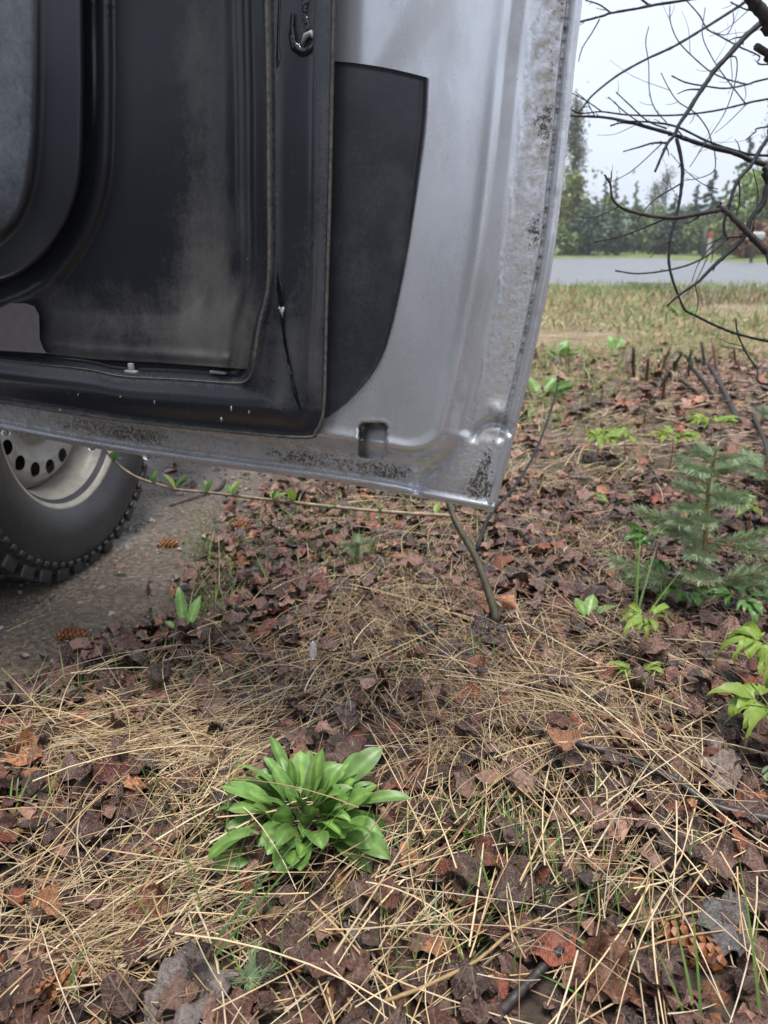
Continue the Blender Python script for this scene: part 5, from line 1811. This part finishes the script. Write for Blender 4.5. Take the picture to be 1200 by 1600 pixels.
def branch(pts, w0, w1, d0, d1, grow=True, name='branch', n=None, reach=False, mat='twig'):
    """pts in the enlarged view of the upper right; w in its pixels"""
    q = [Zx(p) for p in pts]
    m = len(q)
    D = np.linspace(d0, d1, m)
    P_ = [at(np.array(float(x_)), np.array(float(y_)), np.array(float(d_))) for (x_, y_), d_ in zip(q, D)]
    W_ = list(np.linspace(w0, w1, m) / 3.334 / FPX * D / 2)
    if reach:
        z_ = P_[-1][2]
        c = np.array([np.interp(z_ + 0.02, tp[:, 2], tp[:, 0]), np.interp(z_ + 0.02, tp[:, 2], tp[:, 1]), z_ + 0.02])
        P_.append(P_[-1] * 0.45 + c * 0.55 + rng.normal(0, 0.01, 3))
        P_.append(c)
        W_ += [W_[-1] * 1.25, W_[-1] * 1.5]
    k = n or max(16, 6 * len(P_))
    pp = smooth_path(P_, k)
    rr_ = np.interp(np.linspace(0, 1, k), np.linspace(0, 1, len(W_)), W_)
    geos = [tube(pp - tr, rr_ * (1 + 0.10 * np.sin(np.arange(k) * 2.1) * (rng.random(k) < 0.4)), 7, bump=0.07)]
    for _ in range(int(len(P_) * 0.9)):
        j = int(rng.integers(1, k - 2))
        dirn = (pp[j] - pp[j + 1]) / (np.linalg.norm(pp[j] - pp[j + 1]) + 1e-9)
        sd_ = np.cross(dirn, rng.standard_normal(3))
        sd_ /= np.linalg.norm(sd_) + 1e-9
        l_ = rng.choice([0.006, 0.01, 0.03, 0.08, 0.14], p=[0.35, 0.25, 0.15, 0.15, 0.10]) * rng.uniform(0.7, 1.3)
        e_ = pp[j] + (dirn * 0.7 + sd_ * 0.7) * l_
        m_ = (pp[j] + e_) / 2 + sd_ * l_ * 0.12
        r0_ = min(rr_[j] * 0.55, 0.0022)
        geos.append(tube(smooth_path([pp[j] - tr, m_ - tr, e_ - tr], 7), np.linspace(r0_, r0_ * 0.45, 7), 5, bump=0.08))
    V, F = join(geos)
    mk(name, V, F, M[mat], BT)
    # small spurs and buds
    return pp


branch([(578, 895), (610, 820), (645, 745), (680, 705), (700, 655), (750, 580), (800, 500), (850, 425), (890, 365), (960, 290), (1060, 180), (1167, 90), (1240, 20)], 13, 34, 1.7, 1.7, reach=True)
branch([(412, 790), (500, 765), (570, 745), (650, 745)], 6, 13, 1.72, 1.7)
branch([(120, 600), (180, 605), (300, 610), (420, 630), (530, 660), (640, 690), (700, 710), (850, 760), (1000, 800), (1080, 835), (1167, 860), (1230, 880)], 9, 32, 1.75, 1.7, reach=True)
branch([(380, 630), (560, 637), (690, 660), (850, 735), (1000, 785), (1167, 810)], 9, 14, 1.72, 1.75, reach=True)
branch([(180, 590), (250, 500), (380, 395), (530, 310), (680, 240), (830, 150), (950, 75), (1050, 10), (1150, -50)], 9, 18, 1.76, 1.95, reach=True)
branch([(130, 560), (185, 590), (300, 582), (430, 598), (600, 602), (750, 595), (900, 575), (1050, 540), (1167, 515)], 7, 11, 1.76, 1.9, reach=True)
branch([(180, 115), (300, 85), (350, 68), (480, 45), (600, 22), (740, 0), (900, -30), (1100, -70)], 11, 16, 2.0, 1.9, reach=True)
branch([(215, 0), (290, 25), (350, 68)], 7, 10, 2.0, 1.98)
branch([(500, -10), (540, 22), (560, 32)], 11, 14, 1.96, 1.96)
branch([(740, 0), (810, 80), (850, 150), (920, 190), (1020, 245), (1120, 290), (1167, 335)], 7, 9, 1.9, 1.85, reach=True)
branch([(655, 30), (660, 120), (700, 215), (780, 300), (870, 375), (960, 415), (1060, 440)], 5, 8, 1.8, 1.85)
branch([(665, 395), (740, 430), (850, 450), (950, 460), (1060, 440), (1167, 410)], 7, 10, 1.7, 1.85, reach=True)
branch([(840, 40), (825, 180), (870, 290), (920, 370), (980, 450), (1050, 540)], 5, 7, 1.9, 1.85)
branch([(545, 140), (530, 220), (545, 330), (550, 480), (580, 570), (640, 640)], 5, 6, 1.75, 1.72)
branch([(610, 380), (650, 460), (700, 530), (790, 590), (850, 670), (870, 730)], 5, 7, 1.75, 1.72)
branch([(710, 940), (800, 930), (885, 890), (890, 800), (870, 730)], 4, 7, 1.75, 1.72)
branch([(335, 505), (430, 590), (540, 665)], 5, 8, 1.74, 1.72)
branch([(375, 480), (450, 550), (540, 630), (640, 670)], 6, 9, 1.74, 1.71)
branch([(140, 480), (220, 525), (300, 580)], 5, 7, 1.76, 1.76)
branch([(345, 655), (400, 640), (460, 645)], 8, 8, 1.76, 1.74)
branch([(725, 1600), (700, 1540), (665, 1440), (650, 1350), (660, 1230), (690, 1120), (710, 1020), (722, 900), (710, 800), (690, 720)], 12, 20, 1.72, 1.70)
branch([(1280, 1777), (1167, 1777), (1000, 1738), (880, 1690), (800, 1650), (740, 1620), (725, 1600)], 15, 12, 1.75, 1.72, mat='twig')
branch([(315, 910), (345, 960), (355, 1030), (400, 1080), (480, 1108), (580, 1128), (690, 1135), (800, 1115), (915, 1095)], 9, 25, 1.45, 1.5, mat='bark')
branch([(352, 890), (350, 930), (345, 960)], 6, 9, 1.45, 1.45, mat='bark')
branch([(905, 1070), (960, 1110), (1040, 1190), (1100, 1250), (1167, 1315), (1260, 1400)], 26, 44, 1.5, 1.5, reach=True, mat='bark')
branch([(960, 1250), (940, 1210), (940, 1150), (960, 1090), (975, 1030), (1010, 940), (1080, 860), (1120, 790), (1167, 720), (1250, 600)], 13, 24, 1.62, 1.62, reach=True)
branch([(640, 1595), (700, 1540), (800, 1470), (880, 1390), (1000, 1280), (1050, 1220), (1080, 1140), (1140, 1060), (1167, 960), (1210, 860)], 10, 38, 1.6, 1.6, reach=True)
branch([(370, 1410), (480, 1425), (600, 1415), (720, 1390), (810, 1355), (880, 1310), (960, 1240)], 8, 12, 2.3, 2.3)
branch([(960, 295), (1000, 300), (1005, 370), (985, 470), (940, 590), (870, 700), (760, 870)], 8, 4, 1.7, 1.5)
branch([(660, 800), (740, 890), (830, 960), (905, 985)], 4, 5, 1.8, 1.7)
branch([(620, 935), (680, 1000)], 4, 4, 1.75, 1.72)
branch([(1040, -60), (1100, 20), (1167, 100), (1230, 160)], 60, 76, 1.35, 1.4, mat='bark', reach=True)
branch([(1108, 245), (1167, 280), (1240, 320)], 40, 40, 1.4, 1.45, mat='bark', reach=True)
branch([(985, 55), (985, 120), (950, 180), (890, 170)], 5, 5, 1.9, 1.9)
branch([(180, 320), (200, 250), (250, 170), (290, 100)], 5, 8, 2.1, 2.0)
branch([(970, 10), (1040, 45), (1100, 60)], 7, 9, 1.8, 1.8)
branch([(1050, 730), (1100, 690), (1167, 660)], 6, 9, 1.9, 1.9, reach=True)
branch([(1000, 1300 + 360), (1005, 1720), (1030, 1790), (1060, 1850), (1110, 1920), (1167, 2000)], 8, 10, 1.75, 1.75, reach=True)

# ================================================================== TREES BEYOND THE ROAD
def tree_leaf(name, c, var=0.35, scale=0.6):
    t = NT(name)
    f = t.noise(scale, 4)
    f2 = t.noise(scale * 8, 2)
    b = t.ramp(f, [(0.3, tuple(x * (1 - var) for x in c)), (0.7, tuple(x * (1 + var) for x in c))])
    b = t.mix(t.ramp(f2, [(0.4, 0.5), (0.6, 0.0)]), b, (0.6, 0.6, 0.6), 'MULTIPLY')
    t.to(b, 'Base Color').val('Roughness', 0.7)
    return t.m


M['t_dark'] = tree_leaf('far_spruce_green', (0.105, 0.15, 0.10))
M['t_mid'] = tree_leaf('far_leaf_green', (0.19, 0.25, 0.10))
M['t_yel'] = tree_leaf('far_spring_green', (0.26, 0.29, 0.10))
M['t_lime'] = tree_leaf('far_lime_green', (0.28, 0.37, 0.12))
M['t_red'] = tree_leaf('far_red_brown_bush', (0.20, 0.10, 0.06))
M['t_pale'] = tree_leaf('far_budding_twigs', (0.13, 0.13, 0.085))
M['t_trunk'] = simple('far_bark', (0.09, 0.075, 0.06), 0.9, 0, 0.3, 4)


def quads(c, size, n_dir=None):
    n = len(c)
    a = rng.standard_normal((n, 3))
    a /= np.linalg.norm(a, axis=1)[:, None]
    b = np.cross(a, rng.standard_normal((n, 3)))
    b /= np.linalg.norm(b, axis=1)[:, None]
    s = (size * rng.uniform(0.6, 1.4, n))[:, None]
    V = np.stack([c - a * s, c + b * s * 0.6, c + a * s, c - b * s * 0.6], 1)
    return V.reshape(-1, 3), np.arange(n * 4).reshape(n, 4)


def far_tree(name, px, ytop, ybase, wpx, dist, kind, mat, label, nleaf=3600, cat='tree', dens=1.0):
    dist = dist - 1.5 if dist > 43 else dist
    base = np.array([(px - 600) / FPX * (dist * CP), dist, 0.12])
    dep = dist * CP + CAM_H * SP
    base[0] = (px - 600) / FPX * dep
    m_px = dep / FPX
    h = (ybase - ytop) * m_px + 0.3
    w = wpx * m_px / 2
    e = empty(name, tuple(base), label, cat, 'trees and bushes beyond the road')
    hh = h * (0.96 if kind != 'bush' else 0.5)
    tk = smooth_path([(0, 0, -0.3), (0.02 * h, 0, 0.4 * hh), (0, 0.02 * h, hh)], 10)
    parts = [tube(tk, np.linspace(0.02 * h, 0.004 * h, 10), 7)]
    if kind == 'spruce':
        nb = int(9 * h)
        pts = []
        for k in range(nb):
            f = 0.06 + 0.92 * k / nb
            L = w * (1 - f) ** 0.85 * rng.uniform(0.45, 1.25) + 0.04
            az = rng.uniform(0, 6.28)
            m_ = max(8, int(1.6 * nleaf / nb))
            u = rng.random(m_) ** 0.6
            p = np.stack([np.cos(az) * L * u, np.sin(az) * L * u, f * h - 0.28 * L * u ** 1.5 + 0.05 * L * u], 1)
            p += rng.standard_normal((m_, 3)) * np.array([0.10, 0.10, 0.05]) * (0.15 + L * 0.5)
            pts.append(p)
        pts = np.concatenate(pts)
        V, F = quads(pts, (0.10 + 0.012 * h) * (1.0 - 0.7 * np.clip(pts[:, 2] / h, 0, 1)))
    elif kind == 'sparse':
        pts = []
        for k in range(26):
            f = rng.uniform(0.25, 0.97)
            az = rng.uniform(0, 6.28)
            L = w * (1.15 - f) * rng.uniform(0.6, 1.3)
            tip = np.array([math.cos(az) * L, math.sin(az) * L, f * h + 0.55 * L])
            b = np.array([0, 0, f * hh * 0.9])
            pth = smooth_path([b, (b + tip) / 2 - [0, 0, 0.1 * L], tip], 7)
            parts.append(tube(pth, np.linspace(0.006 * h, 0.0015 * h, 7), 4))
            m_ = int(nleaf / 26)
            q = pth[rng.integers(2, 7, m_)] + rng.standard_normal((m_, 3)) * 0.22
            pts.append(q)
        V, F = quads(np.concatenate(pts), 0.07)
    else:
        ncl = 60
        cl = rng.standard_normal((ncl, 3))
        cl /= np.linalg.norm(cl, axis=1)[:, None]
        cl *= rng.uniform(0.35, 1.0, (ncl, 1)) ** 0.6
        z0 = 0.5 if kind == 'round' else 0.48
        rz = 0.44 if kind == 'round' else 0.46
        cl = cl * np.array([w * 0.85, w * 0.85, h * rz]) + np.array([0, 0, h * (z0 + 0.02)])
        k = rng.integers(0, ncl, nleaf)
        sg = 0.17 * min(w, h * 0.5)
        pts = cl[k] + rng.standard_normal((nleaf, 3)) * sg * rng.uniform(0.5, 1.2, (ncl, 1))[k]
        pts[:, 2] = np.clip(pts[:, 2], 0.05, h)
        for j in range(0, ncl, 3):
            parts.append(tube(np.linspace(tk[min(9, 2 + j % 6)], cl[j], 5), np.linspace(0.008 * h, 0.002 * h, 5), 4))
        V, F = quads(pts, 0.075 + 0.008 * h)
    Vt, Ft = join(parts)
    mk('trunk', Vt, Ft, M['t_trunk'], e)
    mk('crown', V, F, M[mat], e, smooth=False)
    return e


far_tree('leafy_tree', 884, 285, 402, 62, 47, 'round', 't_yel', 'yellow green leafy tree nearest the door edge')
far_tree('sparse_tree', 884, 178, 400, 50, 52, 'sparse', 't_pale', 'tall thin budding tree rising above the door edge trees', 4200)
far_tree('leafy_tree', 946, 318, 402, 52, 52, 'round', 't_mid', 'mid green round tree behind the dark bush')
far_tree('dark_bush', 918, 338, 402, 72, 46, 'bush', 't_dark', 'dark blue green bush at the far side of the road', 3000, 'bush')
far_tree('dark_bush', 962, 358, 402, 56, 46.5, 'bush', 't_dark', 'lower dark bush right of the large dark one', 2200, 'bush')
far_tree('spruce_tree', 937, 296, 400, 34, 58, 'spruce', 't_dark', 'left spruce spire above the round green tree', 1500)
far_tree('spruce_tree', 953, 294, 400, 34, 60, 'spruce', 't_dark', 'right spruce spire above the round green tree', 1500)
far_tree('spruce_tree', 984, 300, 400, 38, 58, 'spruce', 't_mid', 'narrow green spruce with pointed top, centre of the tree line', 1500)
far_tree('leafy_tree', 990, 338, 401, 40, 50, 'round', 't_mid', 'small green tree beside the hazy gap', 1800)
far_tree('sparse_tree', 1030, 288, 400, 60, 64, 'sparse', 't_pale', 'pale budding tree behind the dark spruces', 1600)
far_tree('sparse_tree', 1012, 300, 400, 40, 66, 'sparse', 't_pale', 'faint pale tree over the gap in the tree line', 1200)
far_tree('spruce_tree', 1046, 318, 402, 62, 48, 'spruce', 't_dark', 'broad dark spruce left of the red topped post', 3000)
far_tree('dark_bush', 1050, 350, 402, 70, 48.5, 'bush', 't_dark', 'dark bush at the foot of the broad spruce', 2200, 'bush')
far_tree('spruce_tree', 1078, 305, 402, 50, 52, 'spruce', 't_dark', 'slim dark spruce between the broad spruce and the tall one', 2400)
far_tree('spruce_tree', 1100, 284, 402, 62, 50, 'spruce', 't_dark', 'tall dark spruce behind the red topped post', 3200)
far_tree('spruce_tree', 1147, 240, 404, 78, 44, 'spruce', 't_dark', 'tallest dark spruce left of the lime green tree', 3600)
far_tree('leafy_tree', 1178, 262, 404, 84, 41, 'round', 't_lime', 'lime green leafy tree at the right frame edge', 3600)
far_tree('sparse_tree', 1190, 172, 404, 96, 46, 'sparse', 't_pale', 'tall bare grey tree at the right frame edge', 2400)
far_tree('leafy_tree', 1128, 345, 404, 50, 42, 'round', 't_yel', 'small yellow green tree right of the red topped post', 1800)
far_tree('leafy_tree', 1225, 300, 404, 90, 43, 'round', 't_mid', 'green tree cut by the right frame edge', 2000)
far_tree('red_bush', 1166, 366, 412, 66, 31, 'bush', 't_red', 'reddish brown bush on the verge beside the road', 2200, 'bush')
far_tree('red_bush', 1216, 360, 412, 60, 32, 'bush', 't_red', 'reddish brown bush cut by the right frame edge', 1600, 'bush')
for k, (px, yt, wd, ds, kd, mt, lab) in enumerate([(902, 318, 44, 55, 'round', 't_mid', 'green tree crowded between the yellow tree and the dark bush'), (968, 322, 50, 56, 'spruce', 't_mid', 'green spruce crowded behind the lower dark bush'),
        (925, 325, 40, 57, 'spruce', 't_dark', 'dark spruce standing behind the large dark bush'), (1003, 352, 36, 58, 'round', 't_yel', 'low yellowish tree at the left side of the gap'), (1026, 340, 44, 60, 'round', 't_mid', 'low green tree at the right side of the gap'),
        (1066, 330, 46, 56, 'round', 't_mid', 'green tree crowded between two dark spruces'), (1122, 300, 56, 55, 'spruce', 't_mid', 'green spruce crowded right of the tall dark one'), (1135, 330, 60, 52, 'round', 't_yel', 'yellowish tree in front of the tallest spruce'),
        (1090, 350, 50, 47, 'bush', 't_mid', 'green undergrowth behind the red topped post'), (1200, 225, 70, 50, 'spruce', 't_dark', 'dark spruce behind the lime green tree at the frame edge'), (1014, 372, 60, 50, 'bush', 't_mid', 'green undergrowth filling the gap in the tree line'), (890, 365, 60, 46, 'bush', 't_mid', 'green undergrowth below the yellow green tree')]):
    far_tree({'round': 'leafy_tree', 'spruce': 'spruce_tree', 'bush': 'green_bush'}[kd], px, yt, 402, wd, ds, kd, mt, lab, 2200, 'bush' if kd == 'bush' else 'tree')
nw = 16000
tc_ = np.stack([rng.uniform(-30, 10.5, 70), rng.uniform(47, 58, 70), rng.uniform(2.0, 6.0, 70)], 1)
kk_ = rng.integers(0, 70, nw)
pw = tc_[kk_] + rng.standard_normal((nw, 3)) * np.array([1.4, 1.4, 1.0]) * np.array([1, 1, 0.5 + 0.2 * 4])
pw[:, 2] = np.abs(pw[:, 2] * rng.uniform(0.1, 1.1, nw))
V, F = quads(pw, 0.15)
mk('far_wood', V, F, M['t_mid'], smooth=False, kind='stuff', label='continuous green wood beyond the road behind the open door', cat='wood')
# posts and box by the road
t_w = simple('weathered_white_paint', (0.42, 0.41, 0.40), 0.6, 0, 0.15, 8)
t_r = simple('red_reflector', (0.45, 0.05, 0.04), 0.5)


def roadside(name, px, ybase, dist, h, label, cat, builder):
    dep = dist * CP + CAM_H * SP
    b = ((px - 600) / FPX * dep, dist, 0.24)
    e = empty(name, b, label, cat)
    builder(e, h)


def b1(e, h):
    V, F = box(-0.085, 0.085, -0.03, 0.03, -0.2, h * 0.76, 0.01)
    mk('post', V, F, t_w, e, smooth=False)
    V, F = box(-0.10, 0.10, -0.04, 0.04, h * 0.761, h, 0.015)
    mk('red_top', V, F, t_r, e, smooth=False)


def b2(e, h):
    V, F = tube([(0, 0, -0.1), (0.02, 0, h * 0.5), (0, 0, h)], [0.09, 0.09, 0.07], 8)
    mk('post', V, F, M['t_trunk'], e)


def b3(e, h):
    V, F = tube([(0, 0, -0.1), (0, 0, h)], [0.05, 0.05], 8)
    mk('post', V, F, M['t_trunk'], e)
    V, F = box(-0.28, 0.28, -0.18, 0.18, h, h + 0.24, 0.06)
    mk('box', V, F, t_w, e)


roadside('marker_post', 1105, 402, 36, 0.95, 'pale marker post with red top beside the road', 'post', b1)
roadside('wooden_post', 1096, 402, 37, 1.2, 'grey wooden post left of the red topped marker', 'post', b2)
roadside('roadside_box', 1172, 404, 27, 0.62, 'small pale box on a post in front of the reddish bush', 'box', b3)

# ================================================================== AIR
t = NT('pale_air')
for l in list(t.m.node_tree.links):
    t.m.node_tree.links.remove(l)
pv_ = t.n.new('ShaderNodeVolumePrincipled')
pv_.inputs['Color'].default_value = (0.93, 0.96, 1.0, 1)
pv_.inputs['Density'].default_value = 0.0015
pv_.inputs['Anisotropy'].default_value = 0.2
t.l.new(pv_.outputs[0], t.n['Material Output'].inputs['Volume'])
V, F = box(-330, 330, -50, 310, -1.2, 24)
hz_ = mk('haze', V, F, t.m, kind='stuff', smooth=False, label='pale damp air between the camera and the far trees', cat='haze')
